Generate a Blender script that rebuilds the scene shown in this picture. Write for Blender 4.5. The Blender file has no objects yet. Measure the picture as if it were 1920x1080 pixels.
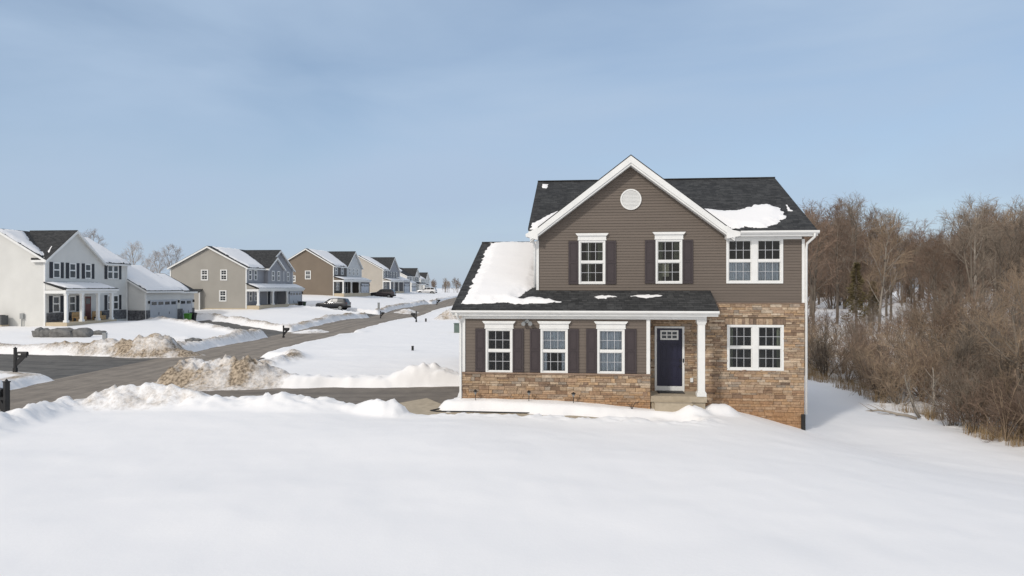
import bpy, math, random
import numpy as np
from mathutils import Vector, Matrix

scene = bpy.context.scene
col = scene.collection
PI = math.pi
R = math.radians

# ---------------------------------------------------------------- camera
CZ = 4.2
cam_data = bpy.data.cameras.new('camera')
cam_data.sensor_width = 36.0
cam_data.lens = 36.0 * 1330 / 1920
cam_data.clip_start = 0.3
cam_data.clip_end = 9000
cam = bpy.data.objects.new('camera', cam_data)
col.objects.link(cam)
cam.location = (0, 0, CZ)
cam.rotation_euler = (R(90), 0, 0)
scene.camera = cam

# ---------------------------------------------------------------- sky, sun, exposure
SUN_EL = R(33)
SUN_DIR = Vector((-0.62, -0.785, 0)).normalized() * math.cos(SUN_EL) + Vector((0, 0, math.sin(SUN_EL)))
world = bpy.data.worlds.new('World')
scene.world = world
world.use_nodes = True
wn, wl = world.node_tree.nodes, world.node_tree.links
wn.clear()
out = wn.new('ShaderNodeOutputWorld')
bg = wn.new('ShaderNodeBackground')
bg.inputs['Strength'].default_value = 0.12
sky = wn.new('ShaderNodeTexSky')
sky.sky_type = 'NISHITA'
sky.sun_disc = False
sky.sun_elevation = SUN_EL
sky.sun_rotation = math.atan2(SUN_DIR.x, SUN_DIR.y)
sky.air_density = 1.0
sky.dust_density = 0.6
sky.ozone_density = 1.5
tc = wn.new('ShaderNodeTexCoord')
mp = wn.new('ShaderNodeMapping')
mp.inputs['Rotation'].default_value = (0, R(14), R(20))
mp.inputs['Scale'].default_value = (0.9, 1.0, 3.6)
n1 = wn.new('ShaderNodeTexNoise')
n1.inputs['Scale'].default_value = 1.9
n1.inputs['Detail'].default_value = 7
n1.inputs['Roughness'].default_value = 0.5
n1.inputs['Distortion'].default_value = 0.35
rmp = wn.new('ShaderNodeMapRange')
rmp.inputs['From Min'].default_value = 0.36
rmp.inputs['From Max'].default_value = 0.66
rmp.inputs['To Min'].default_value = 0.42
rmp.inputs['To Max'].default_value = 1.0
cmix = wn.new('ShaderNodeMixRGB')
cmix.inputs['Color2'].default_value = (3.6, 4.65, 6.1, 1)
# pale band of thin cloud towards the horizon
sep = wn.new('ShaderNodeSeparateXYZ')
hr = wn.new('ShaderNodeMapRange')
hr.inputs['From Min'].default_value = 0.0
hr.inputs['From Max'].default_value = 0.2
hr.inputs['To Min'].default_value = 0.75
hr.inputs['To Max'].default_value = 0.0
hmix = wn.new('ShaderNodeMixRGB')
hmix.inputs['Color2'].default_value = (3.7, 4.5, 5.6, 1)
wl.new(tc.outputs['Generated'], mp.inputs['Vector'])
wl.new(mp.outputs['Vector'], n1.inputs['Vector'])
wl.new(n1.outputs['Fac'], rmp.inputs['Value'])
wl.new(rmp.outputs['Result'], cmix.inputs['Fac'])
wl.new(sky.outputs['Color'], cmix.inputs['Color1'])
wl.new(tc.outputs['Generated'], sep.inputs['Vector'])
wl.new(sep.outputs['Z'], hr.inputs['Value'])
wl.new(hr.outputs['Result'], hmix.inputs['Fac'])
wl.new(cmix.outputs['Color'], hmix.inputs['Color1'])
# glow added around the veiled sun, out of view, to light front faces
vd = wn.new('ShaderNodeVectorMath'); vd.operation = 'DOT_PRODUCT'
vd.inputs[1].default_value = SUN_DIR
gr_ = wn.new('ShaderNodeMapRange'); gr_.interpolation_type = 'SMOOTHSTEP'
gr_.inputs['From Min'].default_value = 0.0
gr_.inputs['From Max'].default_value = 1.0
gr_.inputs['To Min'].default_value = 0.0
gr_.inputs['To Max'].default_value = 0.6
smix = wn.new('ShaderNodeMixRGB')
smix.inputs['Color2'].default_value = (12.0, 10.6, 9.0, 1)
wl.new(tc.outputs['Generated'], vd.inputs[0])
wl.new(vd.outputs['Value'], gr_.inputs['Value'])
wl.new(gr_.outputs['Result'], smix.inputs['Fac'])
wl.new(hmix.outputs['Color'], smix.inputs['Color1'])
wl.new(smix.outputs['Color'], bg.inputs['Color'])
wl.new(bg.outputs['Background'], out.inputs['Surface'])

sun_data = bpy.data.lights.new('sun', 'SUN')
sun_data.energy = 1.7
sun_data.angle = R(4.0)
sun_data.color = (1.0, 0.95, 0.88)
sun = bpy.data.objects.new('sun', sun_data)
col.objects.link(sun)
sun.rotation_euler = SUN_DIR.to_track_quat('Z', 'Y').to_euler()
sun.location = (-30, -40, 40)

scene.view_settings.view_transform = 'Standard'
scene.view_settings.look = 'None'
scene.view_settings.exposure = 0.0
scene.view_settings.gamma = 1.0
scene.view_settings.use_curve_mapping = False

# ---------------------------------------------------------------- helpers
def tag(o, label=None, cat=None, group=None, kind=None):
    if label: o['label'] = label
    if cat: o['category'] = cat
    if group: o['group'] = group
    if kind: o['kind'] = kind
    return o

def empty(name, loc, rz=0.0, label=None, cat=None, group=None):
    o = bpy.data.objects.new(name, None)
    o.empty_display_size = 0.3
    o.location = loc
    o.rotation_euler = (0, 0, rz)
    col.objects.link(o)
    return tag(o, label, cat, group)

class MB:
    """collects faces; build() links them as ONE mesh object"""
    def __init__(s):
        s.v, s.f, s.c = [], [], []
    def face(s, pts, c=None):
        i = len(s.v)
        s.v.extend([tuple(p) for p in pts])
        s.f.append(tuple(range(i, i + len(pts))))
        s.c.append(c)
    def faces(s, pts, idx, c=None):
        i = len(s.v)
        s.v.extend([tuple(p) for p in pts])
        for q in idx:
            s.f.append(tuple(i + k for k in q)); s.c.append(c)
    def box(s, x0, x1, y0, y1, z0, z1, c=None):
        P = [(x0,y0,z0),(x1,y0,z0),(x1,y1,z0),(x0,y1,z0),(x0,y0,z1),(x1,y0,z1),(x1,y1,z1),(x0,y1,z1)]
        s.faces(P, [(0,3,2,1),(4,5,6,7),(0,1,5,4),(1,2,6,5),(2,3,7,6),(3,0,4,7)], c)
    def pbox(s, M, p0, p1, q0, q1, n0, n1, c=None):
        P = [M(p0,q0,n0),M(p1,q0,n0),M(p1,q0,n1),M(p0,q0,n1),M(p0,q1,n0),M(p1,q1,n0),M(p1,q1,n1),M(p0,q1,n1)]
        s.faces(P, [(0,1,2,3),(4,7,6,5),(0,4,5,1),(1,5,6,2),(2,6,7,3),(3,7,4,0)], c)
    def prism(s, M, poly, n0, n1, c=None):
        k = len(poly)
        P = [M(p, q, n0) for p, q in poly] + [M(p, q, n1) for p, q in poly]
        F = [tuple(range(k)), tuple(range(2*k-1, k-1, -1))]
        for i in range(k):
            j = (i + 1) % k
            F.append((i, i + k, j + k, j))
        s.faces(P, F, c)
    def slab(s, poly, t, c=None):
        """poly: 3D corners of a planar top face; t: thickness downwards along z"""
        k = len(poly)
        P = [tuple(p) for p in poly] + [(p[0], p[1], p[2] - t) for p in poly]
        F = [tuple(range(k)), tuple(range(2*k-1, k-1, -1))]
        for i in range(k):
            j = (i + 1) % k
            F.append((i, i + k, j + k, j))
        s.faces(P, F, c)
    def tube(s, pts, rad, n=6, c=None, cap=True):
        pts = [Vector(p) for p in pts]
        m = len(pts)
        base = len(s.v)
        d0 = pts[1] - pts[0]
        ref = Vector((1, 0, 0)) if abs(d0.normalized().x) < 0.8 else Vector((0, 1, 0))
        for i, p in enumerate(pts):
            d = (pts[min(i+1, m-1)] - pts[max(i-1, 0)]).normalized()
            a = d.cross(ref).normalized(); b = d.cross(a)
            r = rad[i] if hasattr(rad, '__len__') else rad
            for k in range(n):
                t = 2 * PI * k / n
                q = p + a * (math.cos(t) * r) + b * (math.sin(t) * r)
                s.v.append((q.x, q.y, q.z))
        for i in range(m - 1):
            for k in range(n):
                k2 = (k + 1) % n
                s.f.append((base+i*n+k, base+i*n+k2, base+(i+1)*n+k2, base+(i+1)*n+k)); s.c.append(c)
        if cap:
            s.f.append(tuple(base + k for k in range(n-1, -1, -1))); s.c.append(c)
            s.f.append(tuple(base + (m-1)*n + k for k in range(n))); s.c.append(c)
    def lathe(s, cx, cy, prof, n=16, c=None):
        base = len(s.v); m = len(prof)
        for r, z in prof:
            for k in range(n):
                t = 2*PI*k/n
                s.v.append((cx + r*math.cos(t), cy + r*math.sin(t), z))
        for i in range(m-1):
            for k in range(n):
                k2 = (k+1) % n
                s.f.append((base+i*n+k, base+i*n+k2, base+(i+1)*n+k2, base+(i+1)*n+k)); s.c.append(c)
        s.f.append(tuple(base+k for k in range(n-1,-1,-1))); s.c.append(c)
        s.f.append(tuple(base+(m-1)*n+k for k in range(n))); s.c.append(c)
    def build(s, name, mat, parent=None, origin=(0,0,0), loc=None, rz=0.0, smooth=False, bevel=0.0, normals=True):
        me = bpy.data.meshes.new(name)
        ox, oy, oz = origin
        me.from_pydata([(x-ox, y-oy, z-oz) for x, y, z in s.v], [], s.f)
        if any(c is not None for c in s.c):
            at = me.color_attributes.new('tint', 'FLOAT_COLOR', 'CORNER')
            buf = []
            for f, c in zip(s.f, s.c):
                c = c or (0.5, 0.5, 0.5)
                for _ in f: buf.extend((c[0], c[1], c[2], 1.0))
            at.data.foreach_set('color', buf)
        if normals:
            import bmesh
            bm = bmesh.new(); bm.from_mesh(me)
            bmesh.ops.recalc_face_normals(bm, faces=bm.faces)
            bm.to_mesh(me); bm.free()
        me.materials.append(mat)
        if smooth:
            me.polygons.foreach_set('use_smooth', [True]*len(me.polygons))
        o = bpy.data.objects.new(name, me)
        col.objects.link(o)
        if parent is not None: o.parent = parent
        if loc is not None: o.location = loc
        if rz: o.rotation_euler = (0, 0, rz)
        if bevel:
            b = o.modifiers.new('bevel', 'BEVEL'); b.width = bevel; b.segments = 2; b.limit_method = 'ANGLE'
        return o

def front(y):   # face looking towards -y: p along x, q up, n out
    return lambda p, q, n: (p, y - n, q)
def side(x):    # face looking towards -x: p along y, q up, n out
    return lambda p, q, n: (x - n, p, q)

# ---------------------------------------------------------------- materials
def newmat(name):
    m = bpy.data.materials.new(name); m.use_nodes = True
    nt = m.node_tree
    return m, nt.nodes, nt.links, nt.nodes['Principled BSDF']

def mat(name, c, rough=0.6, var=0.12, scale=6.0, bump=0.0, bscale=40.0, metal=0.0, spec=0.4, stretch=(1,1,1), rand=0.0):
    m, N, L, P = newmat(name)
    P.inputs['Roughness'].default_value = rough
    P.inputs['Metallic'].default_value = metal
    P.inputs['Specular IOR Level'].default_value = spec
    t = N.new('ShaderNodeTexCoord'); mpn = N.new('ShaderNodeMapping')
    mpn.inputs['Scale'].default_value = stretch
    L.new(t.outputs['Object'], mpn.inputs['Vector'])
    n = N.new('ShaderNodeTexNoise'); n.inputs['Scale'].default_value = scale; n.inputs['Detail'].default_value = 5
    L.new(mpn.outputs['Vector'], n.inputs['Vector'])
    mr = N.new('ShaderNodeMapRange')
    mr.inputs['From Min'].default_value = 0.3; mr.inputs['From Max'].default_value = 0.7
    mr.inputs['To Min'].default_value = 1 - var; mr.inputs['To Max'].default_value = 1 + var
    L.new(n.outputs['Fac'], mr.inputs['Value'])
    mul = N.new('ShaderNodeVectorMath'); mul.operation = 'SCALE'
    mul.inputs[0].default_value = c[:3]
    fac = mr.outputs['Result']
    if rand:
        oi = N.new('ShaderNodeObjectInfo'); m2 = N.new('ShaderNodeMapRange')
        m2.inputs['To Min'].default_value = 1 - rand; m2.inputs['To Max'].default_value = 1 + rand
        L.new(oi.outputs['Random'], m2.inputs['Value'])
        mm = N.new('ShaderNodeMath'); mm.operation = 'MULTIPLY'
        L.new(fac, mm.inputs[0]); L.new(m2.outputs['Result'], mm.inputs[1]); fac = mm.outputs[0]
    L.new(fac, mul.inputs['Scale'])
    L.new(mul.outputs['Vector'], P.inputs['Base Color'])
    if bump:
        nb = N.new('ShaderNodeTexNoise'); nb.inputs['Scale'].default_value = bscale; nb.inputs['Detail'].default_value = 6
        L.new(mpn.outputs['Vector'], nb.inputs['Vector'])
        b = N.new('ShaderNodeBump'); b.inputs['Strength'].default_value = bump; b.inputs['Distance'].default_value = 0.02
        L.new(nb.outputs['Fac'], b.inputs['Height']); L.new(b.outputs['Normal'], P.inputs['Normal'])
    return m

def shingle_mat(name, axis, c1=(0.034,0.035,0.036), c2=(0.064,0.065,0.065)):
    m, N, L, P = newmat(name)
    P.inputs['Roughness'].default_value = 0.9; P.inputs['Specular IOR Level'].default_value = 0.2
    t = N.new('ShaderNodeTexCoord'); sp = N.new('ShaderNodeSeparateXYZ'); cb = N.new('ShaderNodeCombineXYZ')
    L.new(t.outputs['Object'], sp.inputs['Vector'])
    L.new(sp.outputs[axis], cb.inputs['X']); L.new(sp.outputs['Z'], cb.inputs['Y'])
    br = N.new('ShaderNodeTexBrick'); br.offset = 0.37; br.squash = 0.7; br.squash_frequency = 3
    br.inputs['Color1'].default_value = (*c1, 1); br.inputs['Color2'].default_value = (*c2, 1)
    br.inputs['Mortar'].default_value = (0.012, 0.012, 0.013, 1)
    br.inputs['Scale'].default_value = 1; br.inputs['Mortar Size'].default_value = 0.004
    br.inputs['Brick Width'].default_value = 0.27; br.inputs['Row Height'].default_value = 0.062
    L.new(cb.outputs['Vector'], br.inputs['Vector'])
    n = N.new('ShaderNodeTexNoise'); n.inputs['Scale'].default_value = 3.5; n.inputs['Detail'].default_value = 6; n.inputs['Roughness'].default_value = 0.7
    L.new(t.outputs['Object'], n.inputs['Vector'])
    mr = N.new('ShaderNodeMapRange'); mr.inputs['From Min'].default_value = .3; mr.inputs['From Max'].default_value = .7
    mr.inputs['To Min'].default_value = .72; mr.inputs['To Max'].default_value = 1.38
    L.new(n.outputs['Fac'], mr.inputs['Value'])
    mul = N.new('ShaderNodeVectorMath'); mul.operation = 'SCALE'
    L.new(br.outputs['Color'], mul.inputs[0]); L.new(mr.outputs['Result'], mul.inputs['Scale'])
    L.new(mul.outputs['Vector'], P.inputs['Base Color'])
    b = N.new('ShaderNodeBump'); b.inputs['Strength'].default_value = .6; b.inputs['Distance'].default_value = .012
    L.new(br.outputs['Fac'], b.inputs['Height']); b.invert = True
    L.new(b.outputs['Normal'], P.inputs['Normal'])
    return m

def snow_mat(name, dirt):
    m, N, L, P = newmat(name)
    P.inputs['Roughness'].default_value = 0.75; P.inputs['Specular IOR Level'].default_value = 0.15
    t = N.new('ShaderNodeTexCoord')
    src = t.outputs['Object']
    mix = N.new('ShaderNodeMixRGB')
    mix.inputs['Color1'].default_value = (0.85, 0.84, 0.835, 1)
    if dirt:
        at = N.new('ShaderNodeAttribute'); at.attribute_name = 'dirt'
        n = N.new('ShaderNodeTexNoise'); n.inputs['Scale'].default_value = 4.2; n.inputs['Detail'].default_value = 10; n.inputs['Roughness'].default_value = .78
        L.new(src, n.inputs['Vector'])
        add = N.new('ShaderNodeMath'); add.operation = 'ADD'
        L.new(at.outputs['Fac'], add.inputs[0]); L.new(n.outputs['Fac'], add.inputs[1])
        mr = N.new('ShaderNodeMapRange'); mr.inputs['From Min'].default_value = 0.70; mr.inputs['From Max'].default_value = 1.12
        L.new(add.outputs[0], mr.inputs['Value'])
        n2 = N.new('ShaderNodeTexNoise'); n2.inputs['Scale'].default_value = 8; n2.inputs['Detail'].default_value = 6
        L.new(src, n2.inputs['Vector'])
        cr = N.new('ShaderNodeValToRGB')
        cr.color_ramp.elements[0].position = .36; cr.color_ramp.elements[0].color = (0.15, 0.118, 0.085, 1)
        cr.color_ramp.elements[1].position = .62; cr.color_ramp.elements[1].color = (0.47, 0.385, 0.29, 1)
        L.new(n2.outputs['Fac'], cr.inputs['Fac'])
        L.new(mr.outputs['Result'], mix.inputs['Fac'])
        L.new(cr.outputs['Color'], mix.inputs['Color2'])
    else:
        mix.inputs['Fac'].default_value = 0
    L.new(mix.outputs['Color'], P.inputs['Base Color'])
    nb = N.new('ShaderNodeTexNoise'); nb.inputs['Scale'].default_value = 9; nb.inputs['Detail'].default_value = 8; nb.inputs['Roughness'].default_value = .6
    L.new(src, nb.inputs['Vector'])
    b = N.new('ShaderNodeBump'); b.inputs['Strength'].default_value = .22; b.inputs['Distance'].default_value = .02
    L.new(nb.outputs['Fac'], b.inputs['Height']); L.new(b.outputs['Normal'], P.inputs['Normal'])
    return m

def road_mat(name, c, c2):
    m, N, L, P = newmat(name)
    P.inputs['Roughness'].default_value = 0.85; P.inputs['Specular IOR Level'].default_value = 0.3
    uv = N.new('ShaderNodeUVMap'); uv.uv_map = 'UVMap'
    mpn = N.new('ShaderNodeMapping'); mpn.inputs['Scale'].default_value = (2.2, 0.07, 1)
    L.new(uv.outputs['UV'], mpn.inputs['Vector'])
    n = N.new('ShaderNodeTexNoise'); n.inputs['Scale'].default_value = 1.0; n.inputs['Detail'].default_value = 6; n.inputs['Roughness'].default_value = .6
    L.new(mpn.outputs['Vector'], n.inputs['Vector'])
    t = N.new('ShaderNodeTexCoord')
    n2 = N.new('ShaderNodeTexNoise'); n2.inputs['Scale'].default_value = 1.1; n2.inputs['Detail'].default_value = 8; n2.inputs['Roughness'].default_value = .7
    L.new(t.outputs['Object'], n2.inputs['Vector'])
    ad = N.new('ShaderNodeMath'); ad.operation = 'ADD'
    L.new(n.outputs['Fac'], ad.inputs[0]); L.new(n2.outputs['Fac'], ad.inputs[1])
    mr = N.new('ShaderNodeMapRange'); mr.inputs['From Min'].default_value = .84; mr.inputs['From Max'].default_value = 1.16
    L.new(ad.outputs[0], mr.inputs['Value'])
    mix = N.new('ShaderNodeMixRGB'); mix.inputs['Color1'].default_value = (*c, 1); mix.inputs['Color2'].default_value = (*c2, 1)
    L.new(mr.outputs['Result'], mix.inputs['Fac']); L.new(mix.outputs['Color'], P.inputs['Base Color'])
    nb = N.new('ShaderNodeTexNoise'); nb.inputs['Scale'].default_value = 60; nb.inputs['Detail'].default_value = 3
    L.new(t.outputs['Object'], nb.inputs['Vector'])
    b = N.new('ShaderNodeBump'); b.inputs['Strength'].default_value = .3; b.inputs['Distance'].default_value = .01
    L.new(nb.outputs['Fac'], b.inputs['Height']); L.new(b.outputs['Normal'], P.inputs['Normal'])
    return m

def tint_mat(name, rough=0.85, bump=.5, bscale=25):
    m, N, L, P = newmat(name)
    P.inputs['Roughness'].default_value = rough; P.inputs['Specular IOR Level'].default_value = .2
    at = N.new('ShaderNodeVertexColor'); at.layer_name = 'tint'
    t = N.new('ShaderNodeTexCoord')
    n = N.new('ShaderNodeTexNoise'); n.inputs['Scale'].default_value = 11; n.inputs['Detail'].default_value = 7; n.inputs['Roughness'].default_value = .7
    L.new(t.outputs['Object'], n.inputs['Vector'])
    mr = N.new('ShaderNodeMapRange'); mr.inputs['From Min'].default_value = .28; mr.inputs['From Max'].default_value = .72
    mr.inputs['To Min'].default_value = .62; mr.inputs['To Max'].default_value = 1.35
    L.new(n.outputs['Fac'], mr.inputs['Value'])
    mul = N.new('ShaderNodeVectorMath'); mul.operation = 'SCALE'
    L.new(at.outputs['Color'], mul.inputs[0]); L.new(mr.outputs['Result'], mul.inputs['Scale'])
    L.new(mul.outputs['Vector'], P.inputs['Base Color'])
    nb = N.new('ShaderNodeTexNoise'); nb.inputs['Scale'].default_value = bscale; nb.inputs['Detail'].default_value = 6
    L.new(t.outputs['Object'], nb.inputs['Vector'])
    b = N.new('ShaderNodeBump'); b.inputs['Strength'].default_value = bump; b.inputs['Distance'].default_value = .02
    L.new(nb.outputs['Fac'], b.inputs['Height']); L.new(b.outputs['Normal'], P.inputs['Normal'])
    return m

def glass_mat(name):
    m = bpy.data.materials.new(name); m.use_nodes = True
    N, L = m.node_tree.nodes, m.node_tree.links
    N.clear()
    o = N.new('ShaderNodeOutputMaterial'); mx = N.new('ShaderNodeMixShader')
    tr = N.new('ShaderNodeBsdfTransparent'); tr.inputs['Color'].default_value = (.78, .82, .82, 1)
    gl = N.new('ShaderNodeBsdfGlossy'); gl.inputs['Roughness'].default_value = .03
    fr = N.new('ShaderNodeFresnel'); fr.inputs['IOR'].default_value = 1.55
    t = N.new('ShaderNodeTexCoord'); n = N.new('ShaderNodeTexNoise'); n.inputs['Scale'].default_value = 1.6
    b = N.new('ShaderNodeBump'); b.inputs['Strength'].default_value = .05; b.inputs['Distance'].default_value = .05
    L.new(t.outputs['Object'], n.inputs['Vector']); L.new(n.outputs['Fac'], b.inputs['Height'])
    L.new(b.outputs['Normal'], gl.inputs['Normal'])
    L.new(fr.outputs['Fac'], mx.inputs['Fac']); L.new(tr.outputs['BSDF'], mx.inputs[1]); L.new(gl.outputs['BSDF'], mx.inputs[2])
    L.new(mx.outputs['Shader'], o.inputs['Surface'])
    return m

M = {}
M['snow_ground'] = snow_mat('snow ground', True)
M['snow'] = snow_mat('roof snow', False)
M['road'] = road_mat('salted asphalt', (0.185, 0.158, 0.130), (0.285, 0.245, 0.20))
M['street'] = road_mat('new asphalt', (0.080, 0.076, 0.070), (0.145, 0.136, 0.122))
M['drive'] = road_mat('driveway asphalt', (0.135, 0.118, 0.100), (0.215, 0.188, 0.158))
M['siding'] = mat('brown lap siding', (0.142, 0.116, 0.096), .55, .09, 1.0, spec=.3, stretch=(.4, 1, 9.7))
M['white'] = mat('white trim', (0.74, 0.74, 0.72), .45, .04, 3)
M['muntin'] = mat('muntin grey', (.50,.51,.53), .5, .04, 3)
M['shutter'] = mat('plum shutter', (0.047, 0.036, 0.038), .5, .06, 4)
M['door'] = mat('navy door', (0.011, 0.011, 0.034), .4, .06, 3)
M['stone'] = tint_mat('ledgestone')
M['mortar'] = mat('mortar', (0.16, 0.115, 0.075), .95, .2, 8)
M['cap'] = mat('stone ledge cap', (0.24, 0.17, 0.125), .8, .15, 6, bump=.3)
M['roof_x'] = shingle_mat('charcoal shingles along x', 'X')
M['roof_y'] = shingle_mat('charcoal shingles along y', 'Y')
M['concrete'] = mat('tan concrete', (0.40, 0.34, 0.255), .9, .12, 5, bump=.3, bscale=60)
M['glass'] = glass_mat('window glass')
M['room'] = mat('dim room', (0.045, 0.045, 0.042), .9, .3, 1.5)
M['curtain_or_reflection'] = mat('sheer curtain', (0.66, 0.70, 0.77), .9, .1, 3)  # bluish white also imitates sky reflected in the lower windows
M['drape'] = mat('olive drape', (0.16, 0.17, 0.12), .9, .15, 3)
M['card'] = mat('beige panel', (0.48, 0.46, 0.34), .8, .08, 4)
M['black'] = mat('black metal', (0.014, 0.014, 0.015), .5, .2, 6)
M['rubber'] = mat('black rubber', (0.02, 0.02, 0.02), .8, .2, 10)
M['steel'] = mat('grey metal', (0.30, 0.31, 0.31), .45, .1, 5, metal=.3)
M['far_glass'] = mat('far window glass', (0.030, 0.036, 0.042), .12, .5, .9, spec=.6)
M['blind'] = mat('pale blind', (0.33, 0.36, 0.38), .6, .1, 2)
# ---------------------------------------------------------------- terrain
def hsh(ix, iy, seed):
    v = np.sin(ix * 127.1 + iy * 311.7 + seed * 74.7) * 43758.5453
    return v - np.floor(v)
def vnoise(x, y, seed=0):
    ix, iy = np.floor(x), np.floor(y)
    fx, fy = x - ix, y - iy
    fx = fx*fx*fx*(fx*(fx*6-15)+10); fy = fy*fy*fy*(fy*(fy*6-15)+10)
    a = hsh(ix, iy, seed); b = hsh(ix+1, iy, seed); c = hsh(ix, iy+1, seed); d = hsh(ix+1, iy+1, seed)
    return a + (b-a)*fx + (c-a)*fy + (a-b-c+d)*fx*fy
def fbm(x, y, seed=0, octv=4, gain=.5):
    s, a, t = 0, 1, 0
    for i in range(octv):
        ca, sa = math.cos(.6*i), math.sin(.6*i)
        s = s + a * vnoise((x*ca - y*sa) * 2**i + 17.3*i, (x*sa + y*ca) * 2**i - 9.1*i, seed + i); t += a; a *= gain
    return s / t
def sstep(a, b, x):
    t = np.clip((x - a) / (b - a), 0, 1); return t*t*(3-2*t)

TH = math.atan(140/1330)
HC, HS = math.cos(TH), math.sin(TH)
def hw(x, y):      # house frame (width, depth) -> world
    return (x*HC + y*HS, -x*HS + y*HC)

CTRL = np.array([
 (0,-30,.2),(-30,-30,.3),(30,-30,-.8),(-8,5,.2),(0,5,.15),(8,5,-.2),(-8,12,.2),(0,12,.15),(8,12,-.1),(14,14,-.6),(-8,19,.20),(0,19,.2),(6,19,.0),(12,19,-.75),
 (10.5,25.1,-.93),(8.4,25.6,-.36),(7.2,25.8,-.17),(4,25,.02),(9.6,22.5,-.62),(14,26,-1.2),(17,23,-1.3),(17,31,-1.3),(17.3,38,-1.1),(17.5,42,-1.0),(20,12,-1.3),(30,12,-1.5),
 (12,36,-.6),(25,30,-1.5),(30,45,-.9),(24,60,1.0),(40,60,1.2),(40,80,1.8),(60,80,2.2),(40,110,2.6),(80,110,2.5),(30,90,2),(14,55,.2),(12,75,.9),
 (0,50,.4),(5,80,.7),(0,120,.9),(0,200,1.4),(-6,40,.4),(-10,60,.38),(-8,90,.5),(-3,31,.28),(-10,31,.28),(-6,27,.28),(-12,27,.28),(-5.5,23,.18),(-3,23.2,.04),(-2,22.4,.10),(0,23,.09),(3,22.8,.06),(0,24.6,.16),(-2.5,24.8,.14),(2.5,24.4,.12),
 (-18,0,.28),(-18,20,.28),(-18,40,.28),(-18,60,.33),(-16.2,95,.35),(-14.5,150,.8),(-12,220,1.6),
 (-42,65,.7),(-52,68,.8),(-41,80,.45),(-39.5,84,.4),(-37.5,72,.85),(-36,62,.6),(-30,52,.42),(-30,60,.45),(-24,50,.33),(-34,50,.35),(-45,50,.5),(-30,38,.28),(-40,42,.35),(-60,45,.6),(-26,62,.38),
 (-35,96,1.45),(-46,96,1.5),(-34,110,1.3),(-27,103,1.38),(-24,102,1.1),(-20,100,.7),(-26,85,1.0),(-33,90,1.1),(-24,72,.6),
 (-32.7,130,2.75),(-42,130,3),(-30,148,2.6),(-24,148,2.05),(-20,125,1.3),(-27,120,2),(-19,150,1.4),
 (-31.8,175,3.0),(-42,175,3.2),(-29,195,3.05),(-24,203,2.6),(-20,180,2.1),(-33,230,3),(-25,230,2.8),(-14,260,2.2),
 (-100,130,3),(-90,60,1.5),(-200,300,3),(0,400,1.2),(100,250,3),(300,300,3.2),(150,200,2.8),(45,140,2.4),(25,140,1.9),(0,1200,0),(1200,300,2),(-1200,300,2),(0,-1500,0),(1200,1500,0),(-1200,1500,0),(60,0,-1.5),(-80,0,.5)], dtype=float)
_k = lambda d2: np.sqrt(d2 + 16.0)
_n = len(CTRL)
_A = np.zeros((_n+1, _n+1))
_d2 = (CTRL[:,None,0]-CTRL[None,:,0])**2 + (CTRL[:,None,1]-CTRL[None,:,1])**2
_A[:_n,:_n] = _k(_d2) ; _A[_n,:_n] = 1; _A[:_n,_n] = 1
_w = np.linalg.solve(_A, np.append(CTRL[:,2], 0))
def base_z(x, y):
    x = np.asarray(x, float); y = np.asarray(y, float)
    s = np.full(x.shape, _w[_n])
    for i in range(_n):
        s += _w[i] * _k((x-CTRL[i,0])**2 + (y-CTRL[i,1])**2)
    return s

WALK = [(*hw(-7.0,25.4),1.1),(*hw(-6.2,24.5),1.0),(*hw(-5.2,23.75),.62),(*hw(0,23.65),.6),(*hw(2.9,23.75),.55)]
ROADS = {   # name: (polyline of x, y, half width), berm height, dirt
 'road': ([(-18,-40,2.8),(-18,20,2.8),(-17.9,50,2.95),(-17.0,75,3.1),(-15.4,110,3.1),(-13.3,155,3),(-11,215,3),(-12,330,3)], .36, .50),
 'street': ([(-18.5,37.6,6.0),(-22,38.2,4.8),(-28,39.6,4.5),(-36,41.3,4.4),(-60,46,4.4),(-90,52,4.4)], .30, .52),
 'driveway': ([(-17,26.6,3.4),(-14,26.9,2.75),(-6,27.2,2.85),(-3.5,27.0,3.15),(-1.3,27.3,3.0)], .15, .05),
 'driveway.001': ([(-17.5,61.5,3.6),(-21,62.8,2.3),(-29,71,2.1),(-37,80,3.2),(-39.7,83.5,4.2)], .30, .46),
 'driveway.002': ([(-16.5,97,3.4),(-19,98.5,2.2),(-26,102.5,2.2),(-33,109,3)], .2, .1),
 'driveway.003': ([(-13.5,146,3.4),(-17,147,2.2),(-24,148.3,2.2),(-30.5,149.5,3)], .15, .05),
 'driveway.004': ([(-11.3,203,3.4),(-16,203.5,2.4),(-29,204,2.6)], .15, .05),
 'front_walk': (WALK, .03, .02),
}
def seg_dist(x, y, pts):
    best = np.full(np.shape(x), 1e9)
    for (x0,y0,w0),(x1,y1,w1) in zip(pts[:-1], pts[1:]):
        dx, dy = x1-x0, y1-y0; l2 = dx*dx+dy*dy
        t = np.clip(((x-x0)*dx + (y-y0)*dy)/l2, 0, 1)
        d = np.hypot(x-(x0+t*dx), y-(y0+t*dy)) - (w0+(w1-w0)*t)
        best = np.minimum(best, d)
    return best
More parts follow.
